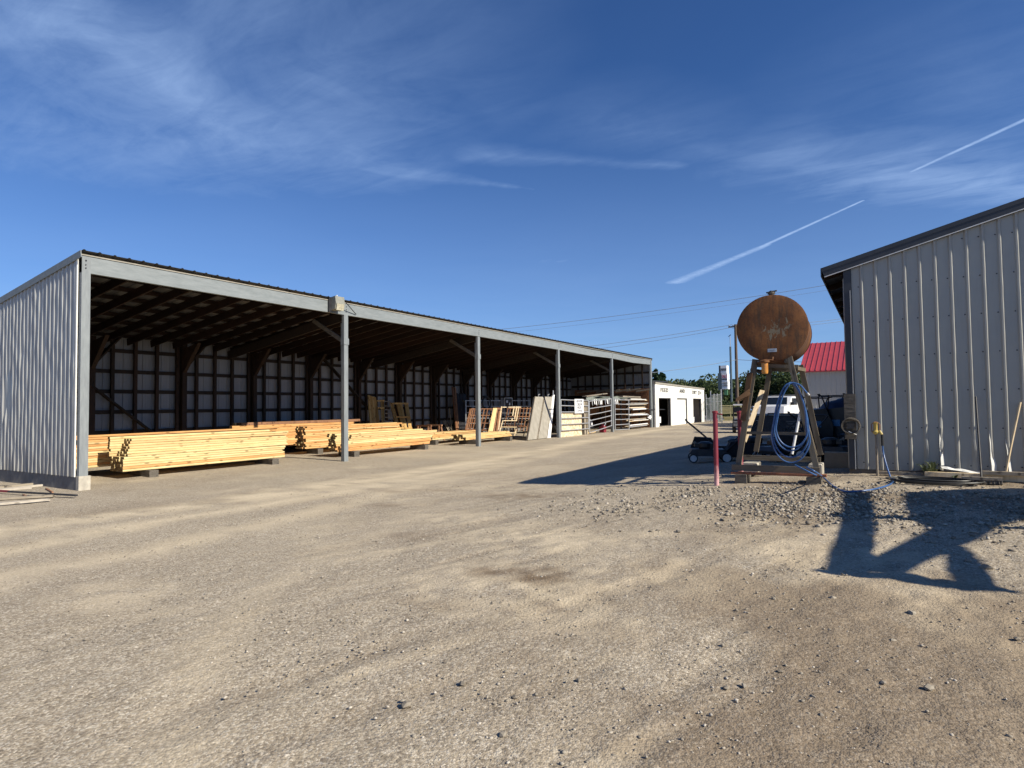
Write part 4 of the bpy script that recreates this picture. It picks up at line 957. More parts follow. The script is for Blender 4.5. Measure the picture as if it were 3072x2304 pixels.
b.add(vs, [(2*k, 2*k+1, 2*k+3, 2*k+2) for k in range(6)]); b.build('torn_edge', M_TRIMW, rb)
# board with a cable coil on the corner
b = MB(); b.box(-.56, YW-.075, 1.02, -.385, YW-.031, 1.80); o = b.build('mounting_board', M_BLOCK); tag(o, 'weathered wooden board fixed to the building corner', 'board')
t = thing('cable_coil', 'grey cable coil hung on the wooden board at the building corner', 'coil', (-.46, YW-.12, 1.25))
b = MB()
for k in range(7):
    r = .115+.02*random.random(); cx, cz = -.46+random.gauss(0, .008), 1.25+random.gauss(0, .012); yk = YW-.09-.016*k
    b.tube([(cx+r*1.05*math.cos(a), yk+.01*math.sin(a*2), cz+r*math.sin(a)) for a in np.linspace(0, 2*PI, 26)[:-1]], .007, 6, closed=True)
b.build('cable', M_BLOCK, t, smooth=True)
b = MB(); b.tube([(-.50, YW-.14, 1.155), (-.42, YW-.16, 1.115), (-.38, YW-.15, 1.10)], .008, 6); b.build('cable_end', M_TRIMW, t, smooth=True)
b = MB(); b.box(-.53, YW-.14, 1.20, -.41, YW-.085, 1.29); b.build('bracket', M_BLOCK, t)
# yard hydrant + hose
hx = ay_(2631, 1400, 11.75); hx = hx.x; hy = 11.75
hz = lambda py: ay_(2632, py, hy).z
g0 = float(gz(hx, hy))
t = thing('yard_hydrant', 'galvanised standpipe with yellow iron hydrant head by the wall', 'hydrant', (hx, hy, g0))
b = MB(); b.tube([(hx+.004, hy, g0-.05), (hx, hy, hz(1302))], .019, 10); b.build('standpipe', M_OLDW, t, smooth=True)
b = MB(); zt_ = hz(1300)
b.lathe([(.02, -.02), (.045, 0), (.05, .03), (.032, .05), (.032, .16), (.045, .175), (0, .18)], (hx, hy, zt_), (0, 0, 1), 12); b.tube([(hx, hy, zt_+.02), (hx+.06, hy-.02, zt_+.03), (hx+.085, hy-.03, zt_-.02)], .022, 8); b.build('head', M_BRASS, t, smooth=True)
b = MB()
for s_ in (-1, 1): b.tube([(hx+s_*.055, hy-.01, zt_+.02), (hx+s_*.06, hy-.01, zt_+.15), (hx+s_*.02, hy-.01, zt_+.185)], .009, 6)
b.tube([(hx-.02, hy-.01, zt_+.185), (hx+.02, hy-.01, zt_+.185)], .012, 6); b.build('lever', M_BROWNW, t, smooth=True)
def spline(pts, n=8):
    pts = [Vector(p) for p in pts]; P = [pts[0]]+pts+[pts[-1]]; out = []
    for i in range(1, len(P)-2):
        for k in range(n):
            u = k/n; a, b_, c, d = P[i-1], P[i], P[i+1], P[i+2]
            out.append(.5*((2*b_)+(c-a)*u+(2*a-5*b_+4*c-d)*u*u+(-a+3*b_-3*c+d)*u**3))
    return out+[pts[-1]]
def onG(px, py, up=.015):
    p = ag_(px, py, .42)
    for _ in range(4): p = ag_(px, py, float(gz(p.x, p.y))+up)
    return p
t = thing('supply_hose', 'blue hose running from the hydrant across the stones to the stand', 'hose', (hx+.1, hy, .45))
e = onG(2682, 1434)
pts = [(hx+.088, hy-.03, zt_-.10), (hx+.10, hy-.05, zt_-.35), (hx+.18, hy-.25, zt_-.68), e, onG(2672, 1452), onG(2630, 1466), onG(2580, 1473), onG(2530, 1473), onG(2495, 1455), onG(2470, 1432, .05), ay_(2450, 1418, 9.6), ay_(2420, 1402, 9.6)]
b = MB(); b.tube(spline(pts), .0135, 10); b.build('hose_body', M_BLUEH, t, smooth=True)
b = MB(); b.tube([(hx+.086, hy-.03, zt_-.02), (hx+.088, hy-.03, zt_-.20)], .022, 10); b.build('sleeve', M_BLACKH, t, smooth=True)
# broom, stick, black hose, planks, weeds
bt = ay_(2935, 1190, 11.75); bz = float(gz(bt.x, 11.3))
t = thing('push_broom', 'push broom with black handle standing against the metal wall', 'broom', (bt.x, 11.4, bz))
b = MB(); b.tube([(bt.x, 12.04, ay_(2935, 1190, 12.04).z), (ay_(2945, 1440, 11.35).x, 11.35, bz+.09)], .014, 8); b.build('handle', M_BLACK, t, smooth=True)
xc = ay_(2945, 1440, 11.35).x
b = MB(); b.box(xc-.24, 11.28, bz+.06, xc+.24, 11.36, bz+.10); b.build('head_block', M_OLDW, t)
b = MB()
for k in range(60): x = xc-.235+.47*k/59; b.beam((x, 11.32, bz+.06), (x+random.gauss(0, .008), 11.30+random.gauss(0, .015), bz+.0), .012, .05, up=(0, 1, 0))
b.build('bristles', M_BLOCK, t)
sa, sb_ = ay_(3061, 1207, 12.04), ay_(3014, 1430, 11.7)
b = MB(); b.tube(spline([(sb_.x, 11.7, .46), ((sa.x*.35+sb_.x*.65)-.01, 11.8, .46+.35*(sa.z-.46)), (sa.x, 12.04, sa.z)]), .016, 8); tag(b.build('wooden_stick', M_PALEW, smooth=True), 'crooked pale wooden stick leaning on the metal wall', 'stick')
t = thing('hose_coil', 'black hose coiled flat on the ground by the wall', 'hose', onG(2800, 1446))
cc = onG(2800, 1448); b = MB()
for k in range(7):
    r = .30+.05*k+random.gauss(0, .01); b.tube([(cc.x+r*math.cos(a)+.02*math.sin(3*a+k), cc.y+.55*r*math.sin(a), float(gz(cc.x, cc.y))+.02+.018*(k % 4)) for a in np.linspace(0, 2*PI, 40)[:-1]], .011, 6, closed=True)
b.build('loop', M_BLACKH, t, smooth=True)
for (xa, xb, y, z, h, mt, lb) in ((.55, 3.6, 11.7, .44, .10, M_PALEW, 'long pale timber lying along the foot of the metal wall'), (-.1, 1.4, 11.82, .46, .05, M_OLDW, 'thin grey lath lying under the hydrant'), (1.25, 1.95, 11.62, .54, .05, M_OLDW, 'short grey board lying across the long timber')):
    b = MB(); b.box(xa, y-.05, z, xb, y+.05, z+h); tag(b.build('timber', mt), lb, 'timber')
def weed(x, y, n, h, lb, mt):
    z = float(gz(x, y)); b = MB()
    for k in range(n):
        a = random.uniform(0, 2*PI); l = h*random.uniform(.5, 1); d = Vector((math.cos(a), math.sin(a), 0)); w = Vector((-d.y, d.x, 0))*.012
        p0 = Vector((x, y, z)); p1 = p0+d*l*.35+Vector((0, 0, l*.7)); p2 = p0+d*l*.75+Vector((0, 0, l*.8)); b.add([p0-w*.4, p0+w*.4, p1+w, p1-w, p2], [(0, 1, 2, 3), (3, 2, 4)])
    tag(b.build('weed', mt), lb, 'plant')
wp = ay_(2782, 1425, 11.8); weed(wp.x, 11.8, 34, .28, 'feathery pale green weed growing at the wall foot', M_LEAF3)
wp = ay_(2865, 1430, 11.62); weed(wp.x, 11.62, 16, .12, 'small bright green weed by the long timber', M_LEAF1)
wp = ay_(2800, 1418, 11.9); weed(wp.x, 11.9, 20, .35, 'thin tall weed right of the feathery weed', M_LEAF3)

# ---------------------------------------------------------------- fuel tank and its stand
YF, YR = 10.92, 11.95
tc = ay_(2315, 984, 10.86)
axd = Vector((ray(2520, 1206)*np.array([1, 1, 0]))).normalized()
TR, TL = .556, 1.28
tk = thing('fuel_tank', 'rusty round steel fuel tank lying on the timber stand', 'tank', tc)
b = MB(); prof = [(0, 0), (TR*.5, -.004), (TR*.93, .0), (TR, .012), (TR, .03), (TR*.988, .04), (TR*.988, TL-.04), (TR, TL-.03), (TR, TL-.01), (TR*.93, TL), (0, TL)]
b.lathe(prof, (0, 0, 0), axd, 56); o = b.build('shell', M_RUST, None, smooth=True); o.parent = tk
b = MB(); b.lathe([(.045, -.04), (.045, .03), (.06, .03), (.06, .06), (.03, .065), (.03, .085), (0, .085)], axd*.12+Vector((0, 0, TR)), (0, 0, 1), 14); b.beam(axd*.12+Vector((-.08, 0, TR+.06)), axd*.12+Vector((.09, -.02, TR+.075)), .025, .02); o = b.build('filler_cap', M_BLOCK, None, smooth=False); o.parent = tk
b = MB(); b.box(-.07, -.018, -.40, .07, -.006, -.345); o = b.build('data_plate', M_GALV, None); o.parent = tk
o = text_mesh('DIESEL', .036, .0006, M_INK, 'plate_writing', bold=.0006); o.rotation_euler = (PI/2, 0, 0); o.location = (0, -.0195, -.372); o.parent = tk
def rod(t, a, c, r, nm, mt, n=10): b = MB(); b.tube([a, c], r, n); o = b.build(nm, mt, t, smooth=True); return o
fx = ay_(2295, 1085, 10.81)
t = thing('fuel_filter', 'amber fuel filter bowl hanging under the front of the tank', 'filter', fx)
b = MB(); zt0 = ay_(2295, 1081, 10.77).z; zb0 = ay_(2295, 1121, 10.77).z
b.lathe([(0, 0), (.045, 0), (.052, .03), (.052, zt0-zb0-.04), (.05, zt0-zb0-.03)], (fx.x, 10.77, zb0), (0, 0, 1), 18); b.build('bowl', M_COPPER, t, smooth=True)
b = MB(); b.lathe([(.045, -.01), (.075, 0), (.075, .03), (.03, .045), (0, .045)], (fx.x, 10.77, zt0-.035), (0, 0, 1), 18); b.tube([(fx.x, 10.77, zt0), (fx.x+.12, 10.79, zt0), (fx.x+.12, 10.81, zt0+.05)], .018, 8); b.tube([(fx.x-.11, 10.77, zt0-.04), (fx.x, 10.77, zt0-.005)], .016, 8); b.build('valve', M_RUST, t, smooth=True)

st = thing('tank_stand', 'splayed weathered timber stand carrying the rusty tank', 'stand', (tc.x, YF, .45))
def P2(px, py, y=YF): return ay_(px, py, y)
def bm(name, a, c, w, t_, mt=M_STANDW, up=(0, 1, 0)):
    L = (c-a).length; d = (c-a).normalized(); u = Vector(up); q = u-d*u.dot(d); q.normalize(); s = q.cross(d)
    b = MB(); b.box(-w/2, -t_/2, 0, w/2, t_/2, L); o = b.build(name, mt)
    o.parent = st; o.matrix_world = Matrix(((s.x, q.x, d.x, a.x), (s.y, q.y, d.y, a.y), (s.z, q.z, d.z, a.z), (0, 0, 0, 1))); return o
bpy.context.view_layer.update()
legs = [(P2(2213, 1408), P2(2266, 1078), .090), (P2(2452, 1414), P2(2368, 1070), .085), (P2(2268, 1355, YR), P2(2310, 1105, YR), .085), (P2(2462, 1365, YR), P2(2402, 1095, YR), .085)]
for a, c, w in legs: bm('leg', a, c, w, .05)
bm('sill', P2(2196, 1402, YF-.062), P2(2460, 1412, YF-.062), .10, .05, M_STANDW); bm('sill', P2(2195, 1418, 10.86), P2(2480, 1427, 10.86), .035, .14, M_REDW)
bm('sill', P2(2222, 1372, YR-.062), P2(2462, 1380, YR-.062), .09, .05, M_STANDW)
bm('crossbar', P2(2240, 1298, YF+.06), P2(2418, 1302, YF+.06), .045, .04); bm('top_rail', P2(2265, 1096, YF+.06), P2(2395, 1100, YF+.06), .06, .05); bm('top_rail', P2(2300, 1108, YR+.06), P2(2412, 1112, YR+.06), .07, .05)
bm('side_rail', P2(2256, 1110, YF+.06), P2(2300, 1118, YR-.06), .05, .06, M_STEELD, up=(1, 0, 0)); bm('side_rail', P2(2388, 1105, YF+.06), P2(2412, 1110, YR-.06), .06, .06, up=(1, 0, 0))
bm('diagonal_brace', P2(2232, 1325, YF+.12), P2(2287, 1172, YR-.12), .075, .03, M_PALEW); bm('diagonal_brace', P2(2448, 1380, YR-.1), P2(2382, 1140, YF+.12), .085, .05)
bm('broken_plank', P2(2250, 1118, YF-.045), P2(2228, 1262, YF-.045), .085, .03, M_DARKBR); 
b = MB(); b.beam(P2(2250, 1168, YF-.08), P2(2208, 1200, YF-.14), .02, .035); b.beam(P2(2250, 1178, YF-.06), P2(2218, 1200, YF-.12), .02, .05); b.beam(P2(2248, 1184, YF-.1), P2(2204, 1205, YF-.16), .012, .02); o = b.build('splinter', M_DARKBR, st)
# tank saddle runners
for q in (-.2, .2):
    o = bm('runner', Vector((tc.x+q, YF-.02, tc.z-TR*math.cos(.42)-.04)), Vector((tc.x+q+axd.x, YR+.05, tc.z-TR*math.cos(.42)-.04)), .06, .07, up=(0, 0, 1))
def blk(x0, y0, x1, y1, z0, z1, mt, lb, nm='timber_block'):
    b = MB(); c = .012
    b.prism([(x0+c, 0, z0), (x1-c, 0, z0), (x1, 0, z0+c), (x1, 0, z1-c), (x1-c, 0, z1), (x0+c, 0, z1), (x0, 0, z1-c), (x0, 0, z0+c)], (0, y0, 0), (0, y1, 0))
    o = b.build(nm, mt); tag(o, lb, 'block', 'blocks under the tank stand'); return o
pl, pr = P2(2204, 1422, 10.74), P2(2240, 1452, 10.74); blk(pl.x, 10.74, pr.x, 11.16, pr.z-.03, pl.z-.005, M_BLOCK, 'dark end grain block under the left front corner of the stand')
pl, pr = P2(2418, 1430, 10.74), P2(2464, 1463, 10.74); blk(pl.x, 10.74, pr.x, 11.16, pr.z-.03, pl.z-.005, M_BLOCK, 'dark end grain block under the right front corner of the stand')
pl, pr = P2(2225, 1385, 11.65), P2(2272, 1425, 11.65); blk(pl.x, 11.65, pr.x, 12.06, .38, P2(2225, 1384, YR).z-.0, M_CONC, 'pale block under the left rear corner of the stand')
pl, pr = P2(2424, 1390, 11.6), P2(2466, 1425, 11.6); blk(pl.x, 11.6, pr.x, 12.06, .40, P2(2440, 1388, YR).z, M_CONC, 'pale block under the right rear corner of the stand')
# coiled fuel hose hanging on the stand
t = thing('delivery_hose', 'long blue hose hung in loops on the right leg of the stand', 'hose', P2(2375, 1150, YF-.1))
b = MB(); yh = YF-.10
cen = [(2372, 1147, 2318, 2428, 1372, 0), (2377, 1149, 2323, 2422, 1352, .03), (2370, 1148, 2315, 2432, 1388, .06), (2376, 1150, 2328, 2425, 1342, .09)]
pts = []
for (tx, ty, lx, rx, by, dy) in cen:
    cx = (lx+rx)/2
    for k in range(24):
        a = -PI/2+2*PI*k/24; w = (rx-lx)/2*(1.0 if math.sin(a) > 0 else .92-.22*abs(math.sin(a))**2)
        cyy = (ty+by)/2+35; py = cyy+(by-cyy)*math.sin(a) if math.sin(a) > 0 else cyy+(cyy-ty)*math.sin(a)
        px = cx+w*math.cos(a)+(tx-cx)*max(0, -math.sin(a))
        pts.append(ay_(px, py, yh-dy*.5-.002*k))
b.tube(spline(pts, 2), .0125, 8); b.tube(spline([ay_(2378, 1148, yh-.05), ay_(2400, 1155, yh-.06), ay_(2416, 1173, yh-.06), ay_(2427, 1185, yh-.05)], 4), .0135, 8); b.build('hose_body', M_BLUEH, t, smooth=True)
b = MB(); b.tube([ay_(2422, 1179, yh-.055), ay_(2428, 1186, yh-.05)], .017, 8); b.build('coupling', M_GALV, t, smooth=True)
b = MB(); b.tube(spline([ay_(2385, 1395, yh-.06), ay_(2440, 1422, yh-.10), onG(2472, 1434, .03)], 5), .0135, 8); b.build('hose_tail', M_BLUEH, t, smooth=True)
b = MB(); b.tube([P2(2401, 1235, 11.4), P2(2376, 1362, 11.4)], .022, 8); tag(b.build('white_pipe', M_PAPER, smooth=True), 'pale pipe leaning inside the stand behind the hose', 'pipe')

# red posts
for (px, pyb, pyt, y, r, tilt, lb) in ((2150, 1450, 1237, 10.6, .046, .02, 'faded red steel post standing left of the tank stand'), (2223, 1370, 1237, 11.2, .045, 0, 'dark red post standing just behind the stand leg')):
    p = ay_(px, pyb, y); q = ay_(px-5, pyt, y); z = float(gz(p.x, y))
    t = thing('red_post', lb, 'post', (p.x, y, z), 0, 'red steel posts')
    b = MB(); b.tube([(0, 0, -.1), (q.x-p.x, 0, q.z-z)], r*.85, 12); o = b.build('pipe', M_REDPOST, None, smooth=True); o.parent = t
    b = MB(); b.lathe([(r*.4, -.02), (r*1.05, 0), (r*1.05, .03), (0, .04)], (q.x-p.x, 0, q.z-z-.01), (0, 0, 1), 12); b.tube([(q.x-p.x, 0, q.z-z-.02), (q.x-p.x+.12, -.02, q.z-z-.035)], .012, 6); o = b.build('cap', M_RED, None, smooth=True); o.parent = t

# ---------------------------------------------------------------- mowers
def mower(lb, loc, rz):
    t = thing('lawn_mower', lb, 'mower', loc, rz, 'lawn mowers parked in the shade')
    b = MB(); b.prism([(-.42, 0, .16), (.42, 0, .16), (.46, 0, .24), (.40, 0, .33), (-.35, 0, .33), (-.45, 0, .22)], (0, -.27, 0), (0, .27, 0)); local(t, b, 'deck', M_STEELD)
    b = MB(); b.lathe([(.15, 0), (.17, .05), (.17, .14), (.10, .18), (0, .18)], (.08, 0, .33), (0, 0, 1), 18); b.box(-.10, -.12, .33, .02, .12, .47); b.box(.2, -.08, .38, .34, .08, .46); e = local(t, b, 'engine', M_BLACK)
    b = MB(); b.tube([(.28, .0, .46), (.33, .04, .50), (.36, -.04, .47)], .02, 8); local(t, b, 'muffler', M_SLAB)
    for sx, r in ((.38, .11), (-.40, .13)):
        for sy in (-.31, .31):
            b = MB(); b.lathe([(.4*r, -.025), (r*.98, -.025), (r, 0), (r*.98, .025), (.4*r, .025)], (sx, sy, r), (0, 1, 0), 20); w = local(t, b, 'wheel', M_RUBBER, smooth=True)
            b = MB(); b.lathe([(0, -.028), (.28*r, -.032), (.30*r, -.026), (.72*r, -.030), (.74*r, -.02), (.74*r, .02), (.72*r, .030), (0, .028)], (sx, sy, r), (0, 1, 0), 20); h = local(t, b, 'hub', M_HUBW, parent=w, smooth=True)
    b = MB()
    for sy in (-.22, .22): b.tube([(-.38, sy, .28), (-.72, sy, .60), (-1.15, sy*1.02, .98)], .013, 8)
    b.tube([(-1.15, -.225, .98), (-1.17, -.18, 1.02), (-1.17, .18, 1.02), (-1.15, .225, .98)], .014, 8); b.tube([(-.8, -.22, .67), (-.8, .22, .67)], .01, 6); local(t, b, 'handle', M_BLACK, smooth=True)
    b = MB(); b.prism([(-.40, 0, .30), (-.52, 0, .52), (-.95, 0, .55), (-1.05, 0, .28), (-.95, 0, .16), (-.5, 0, .14)], (0, -.2, 0), (0, .2, 0)); local(t, b, 'grass_bag', M_GRASSBAG)
    return t
gl = lambda x, y: (x, y, float(gz(x, y)))
mm = ay_(2128, 1363, 15.8)
m0 = mower('black mower with pale wheels nearest the bright yard', gl(ay_(2126, 1363, 15.6).x, 15.6), PI+.30)
dup(m0, gl(ay_(2196, 1350, 16.9).x, 16.9), .22, 'black mower behind the nearest one with its handle folded left')
dup(m0, gl(ay_(2272, 1350, 17.4).x, 17.4), PI-.2, 'mower behind the left leg of the tank stand')
dup(m0, gl(ay_(2345, 1370, 15.0).x, 15.0), PI+.9, 'mower seen between the legs of the tank stand')
dup(m0, gl(ay_(2405, 1375, 15.2).x, 15.2), -1.2, 'mower seen through the hose loops')
dup(m0, gl(ay_(2480, 1365, 14.6).x, 14.6), -.3, 'mower with a pale hub right of the tank stand')
dup(m0, gl(ay_(2530, 1350, 16.5).x, 16.5), .2, 'mower half hidden behind the building corner')
# tillers / upright machine mass
def machine(lb, x, y, w, h, rz=0.0):
    t = thing('garden_tiller', lb, 'tiller', gl(x, y), rz, 'dark garden machines along the building')
    b = MB(); b.prism([(-w/2, 0, .1), (w/2, 0, .1), (w/2*1.05, 0, h*.5), (w*.3, 0, h*.78), (-w*.35, 0, h*.74), (-w/2, 0, h*.5)], (0, -.25, 0), (0, .25, 0)); local(t, b, 'body', M_BLACK)
    for s_ in (-1, 1): b = MB(); b.lathe([(0, -.06), (.2, -.06), (.22, 0), (.2, .06), (0, .06)], (s_*w*.45, -.1, .21), (1, 0, 0), 18); local(t, b, 'wheel', M_RUBBER, smooth=True)
    b = MB()
    for s_ in (-1, 1): b.tube([(s_*w*.3, 0, h*.6), (s_*w*.42, -.35, h*.98), (s_*w*.42, -.55, h*1.0)], .016, 8)
    b.tube([(-w*.42, -.35, h*.98), (w*.42, -.35, h*.98)], .014, 8); local(t, b, 'handlebar', M_STEELD, smooth=True)
    for s_ in (-1, 1): b = MB(); b.tube([(s_*w*.42, -.48, h), (s_*w*.42, -.58, h)], .022, 8); local(t, b, 'grip', M_RUBBER, smooth=True)
    b = MB(); b.box(-.1, -.27, h*.45, .1, -.255, h*.56); local(t, b, 'badge', M_BLUE)
    return t
t0 = machine('black garden machine nearest the right leg of the stand', ay_(2455, 1330, 17.5).x, 17.5, .7, 1.45)
dup(t0, gl(ay_(2490, 1330, 18.6).x, 18.6), .2, 'black garden machine in the middle of the dark row')
dup(t0, gl(ay_(2520, 1330, 17.6).x, 17.6), -.25, 'black garden machine closest to the building corner')
dup(t0, gl(ay_(2440, 1330, 20.0).x, 20.0), .5, 'black garden machine behind the stand leg at the back')
tp = ay_(2530, 1225, 18.3); b = MB()
b.lathe([(0, 0), (.42, 0), (.50, .25), (.38, .5), (.15, .62), (0, .64)], (0, 0, 0), (0, 0, 1), 14)
b.v = [(x*1.3+.05*math.sin(7*y+3*z), y+.05*math.sin(9*x), z+.04*math.sin(8*x+5*y)) for x, y, z in b.v]
o = b.build('tarp_bundle', M_TARP, smooth=True); o.location = (tp.x, 18.3, tp.z-.35); tag(o, 'dark blue tarp bundle heaped on the machines by the building', 'tarp')
bx = ay_(2515, 1400, 13.2); z = float(gz(bx.x, 13.2))
t = thing('cardboard_box', 'closed brown cardboard box on the ground by the building corner', 'box', (bx.x, 13.2, z)); b = MB(); b.box(-.22, -.18, 0, .20, .18, .28); local(t, b, 'carton', M_TAN)
b = MB(); b.box(-.225, -.03, .281, .205, .03, .284); local(t, b, 'tape', M_PALEW)
# dark louvred trailer seen through the stand
cx = ay_(2335, 1300, 26).x
t = thing('enclosed_trailer', 'low dark louvred trailer with pale top seen through the stand', 'trailer', (cx, 26, .1))
z1 = ay_(2335, 1244, 26).z
b = MB(); b.box(-1.05, 0, .35, 1.35, 2.2, z1-.12); local(t, b, 'body', M_STEELD)
b = MB(); b.box(-1.10, -.05, z1-.14, 1.40, 2.25, z1-.09); local(t, b, 'lid', M_SLAB)
for k in range(5): b = MB(); b.box(.3, -.02, .45+.09*k, 1.3, .0, .50+.09*k); local(t, b, 'louvre', M_CONCD)
for s_ in (-1, 1): b = MB(); b.lathe([(0, -.1), (.28, -.1), (.3, 0), (.28, .1), (0, .1)], (.15+s_*1.15, .9, .28), (1, 0, 0), 18); local(t, b, 'wheel', M_RUBBER, smooth=True)

# ---------------------------------------------------------------- vehicles
YS = 40.0
sx = ay_(2300, 1230, YS).x
t = thing('white_truck', 'white pickup truck facing the camera behind the tank stand', 'truck', (sx, YS, -.02), -.12)
W = .97
zr = ay_(2300, 1189, YS).z+.02; zh = ay_(2300, 1216, YS).z
b = MB()
side = [(0, .45), (0, .95), (.15, zh-.06), (1.35, zh+.02), (1.95, zr-.03), (2.2, zr), (3.4, zr), (3.6, zh+.05), (5.3, zh+.02), (5.3, .5)]
b.prism([(-W, y, z) for y, z in side], (0, 0, 0), (2*W, 0, 0)); local(t, b, 'body', M_CARW)
b = MB(); b.prism([(-W*.86, 1.43, zh+.05), (W*.86, 1.43, zh+.05), (W*.76, 1.93, zr-.07), (-W*.76, 1.93, zr-.07)], (0, -.02, .01), (0, -.045, .02)); local(t, b, 'windscreen', M_GLASS)
b = MB(); b.box(W+.003, 2.05, zh+.03, W+.012, 3.3, zr-.12); b.box(-W-.012, 2.05, zh+.03, -W-.003, 3.3, zr-.12); local(t, b, 'side_window', M_GLASS)
b = MB(); b.box(-W*.62, -.03, .66, W*.62, -.004, .90); local(t, b, 'grille', M_STEELD)
for k in (-1, 1):
    b = MB(); b.box(k*W*.8-.13, -.035, .70, k*W*.8+.13, -.003, .88); local(t, b, 'headlight', M_CHROME)
    b = MB(); b.box(k*(W+.13)-.09, 1.5, zh+.02, k*(W+.13)+.09, 1.62, zh+.2); local(t, b, 'mirror', M_BLACK)
    for y in (.95, 4.2): b = MB(); b.lathe([(0, -.12), (.34, -.12), (.37, 0), (.34, .12), (0, .12)], (k*(W-.1), y, .37), (1, 0, 0), 22); local(t, b, 'wheel', M_RUBBER, smooth=True)
b = MB(); b.box(-W, -.14, .42, W, -.0, .58); local(t, b, 'bumper', M_CHROME)
b = MB(); b.box(-.35, 2.4, zr+.02, .35, 2.7, zr+.09); local(t, b, 'light_bar', M_SLAB)
xv = ay_(2365, 1240, 47).x
t2 = dup(t, (ay_(2348, 1240, 46).x, 46, -.02), .25, 'grey vehicle parked behind the white truck')
t2['category'] = 'car'
for c in t2.children:
    if c.name.startswith('body'): c.data = c.data.copy(); c.data.materials[0] = M_CARG
# small dark utility cart and cream pipe trailer
xq = ay_(2228, 1235, 36).x
t = thing('utility_cart', 'dark utility cart with white trim left of the white truck', 'cart', (xq, 36, 0), .1)
b = MB(); b.box(-.55, 0, .35, .55, 1.6, .75); b.box(-.5, .1, 1.15, .5, 1.3, 1.45); local(t, b, 'body', M_STEELD)
b = MB(); b.box(-.5, -.02, 1.56, .35, 1.2, 1.64); b.box(-.3, -.03, .80, .55, .0, .9); local(t, b, 'trim', M_CARW)
for k in range(4): b = MB(); b.box(-.5, -.03, .40+.08*k, .5, -.005, .43+.08*k); local(t, b, 'grille_bar', M_GALV)
for k in (-.5, .5): b = MB(); b.lathe([(0, -.08), (.24, -.08), (.26, 0), (.24, .08), (0, .08)], (k, .3, .26), (1, 0, 0), 16); local(t, b, 'wheel', M_RUBBER, smooth=True)
for x in (-.5, .5): b = MB(); b.box(x-.03, .1, .75, x+.03, .16, 1.56); local(t, b, 'roof_post', M_STEELD)
b = MB(); b.lathe([(0, 0), (.1, 0), (.1, .05), (0, .06)], (.42, -.04, 1.28), (0, -1, 0), 12); local(t, b, 'lamp', M_CHROME, smooth=True)
xq = ay_(2192, 1235, 58).x
t = thing('pipe_trailer', 'cream yellow pipe framed trailer at the edge of the road', 'trailer', (xq, 58, 0), 0)
for x in (-.9, 0, .9): b = MB(); b.box(x-.04, -.04, .1, x+.04, .04, 1.55); local(t, b, 'upright', M_YELLOW)
for z in (.15, .45, .8, 1.15, 1.5): b = MB(); b.box(-.94, -.05, z-.04, .94, .03, z+.04); local(t, b, 'rail', M_YELLOW)
b = MB(); b.box(-.85, .04, .8, .3, .09, 1.4); b.box(-.6, .04, .1, .2, .09, .45); local(t, b, 'panel', M_YELLOW)
for k in (-1, 1): b = MB(); b.lathe([(0, -.08), (.28, -.08), (.3, 0), (.28, .08), (0, .08)], (k*.95, .5, .3), (1, 0, 0), 16); local(t, b, 'wheel', M_RUBBER, smooth=True)

# ---------------------------------------------------------------- red roofed building
YRB = 45.0
c0 = ay_(2405, 1112, YRB); ze = c0.z; x0_ = c0.x; zr_ = ay_(2432, 1030, 50.7).z
t = thing('red_roof_building', 'grey ribbed building with bright red metal roof behind the stand', 'building', (x0_, YRB, 0))
ribbed((x0_, YRB, 0), (1, 0, 0), 12, lambda d: -.1, lambda d: ze, .30, .025, (0, -1, 0), rows=1, first=.2, minor=False, rib_w=.07).build('front_wall_sheet', M_SHEET, t)
b = MB(); b.prism([(x0_, YRB+.02, -.1), (x0_, YRB+11.4, -.1), (x0_, YRB+11.4, ze), (x0_, YRB+5.7, zr_-.05), (x0_, YRB+.02, ze)], (.0, 0, 0), (.1, 0, 0)); b.build('gable_wall', M_SHEET, t)
b = MB(); b.prism([(x0_-.15, YRB-.25, ze-.06), (x0_-.15, YRB+5.7, zr_), (x0_-.15, YRB+11.7, ze-.06), (x0_-.15, YRB+11.7, ze-.14), (x0_-.15, YRB+5.7, zr_-.08), (x0_-.15, YRB-.25, ze-.14)], (0, 0, 0), (12.4, 0, 0))
x = x0_-.1
while x < x0_+12: b.beam((x, YRB-.25, ze-.04), (x, YRB+5.7, zr_+.02), .05, .05); x += .32
b.build('roof', M_REDROOF, t)
b = MB(); b.box(x0_, YRB+11.3, -.1, x0_+12, YRB+11.4, ze); b.build('rear_wall', M_SHEET, t)

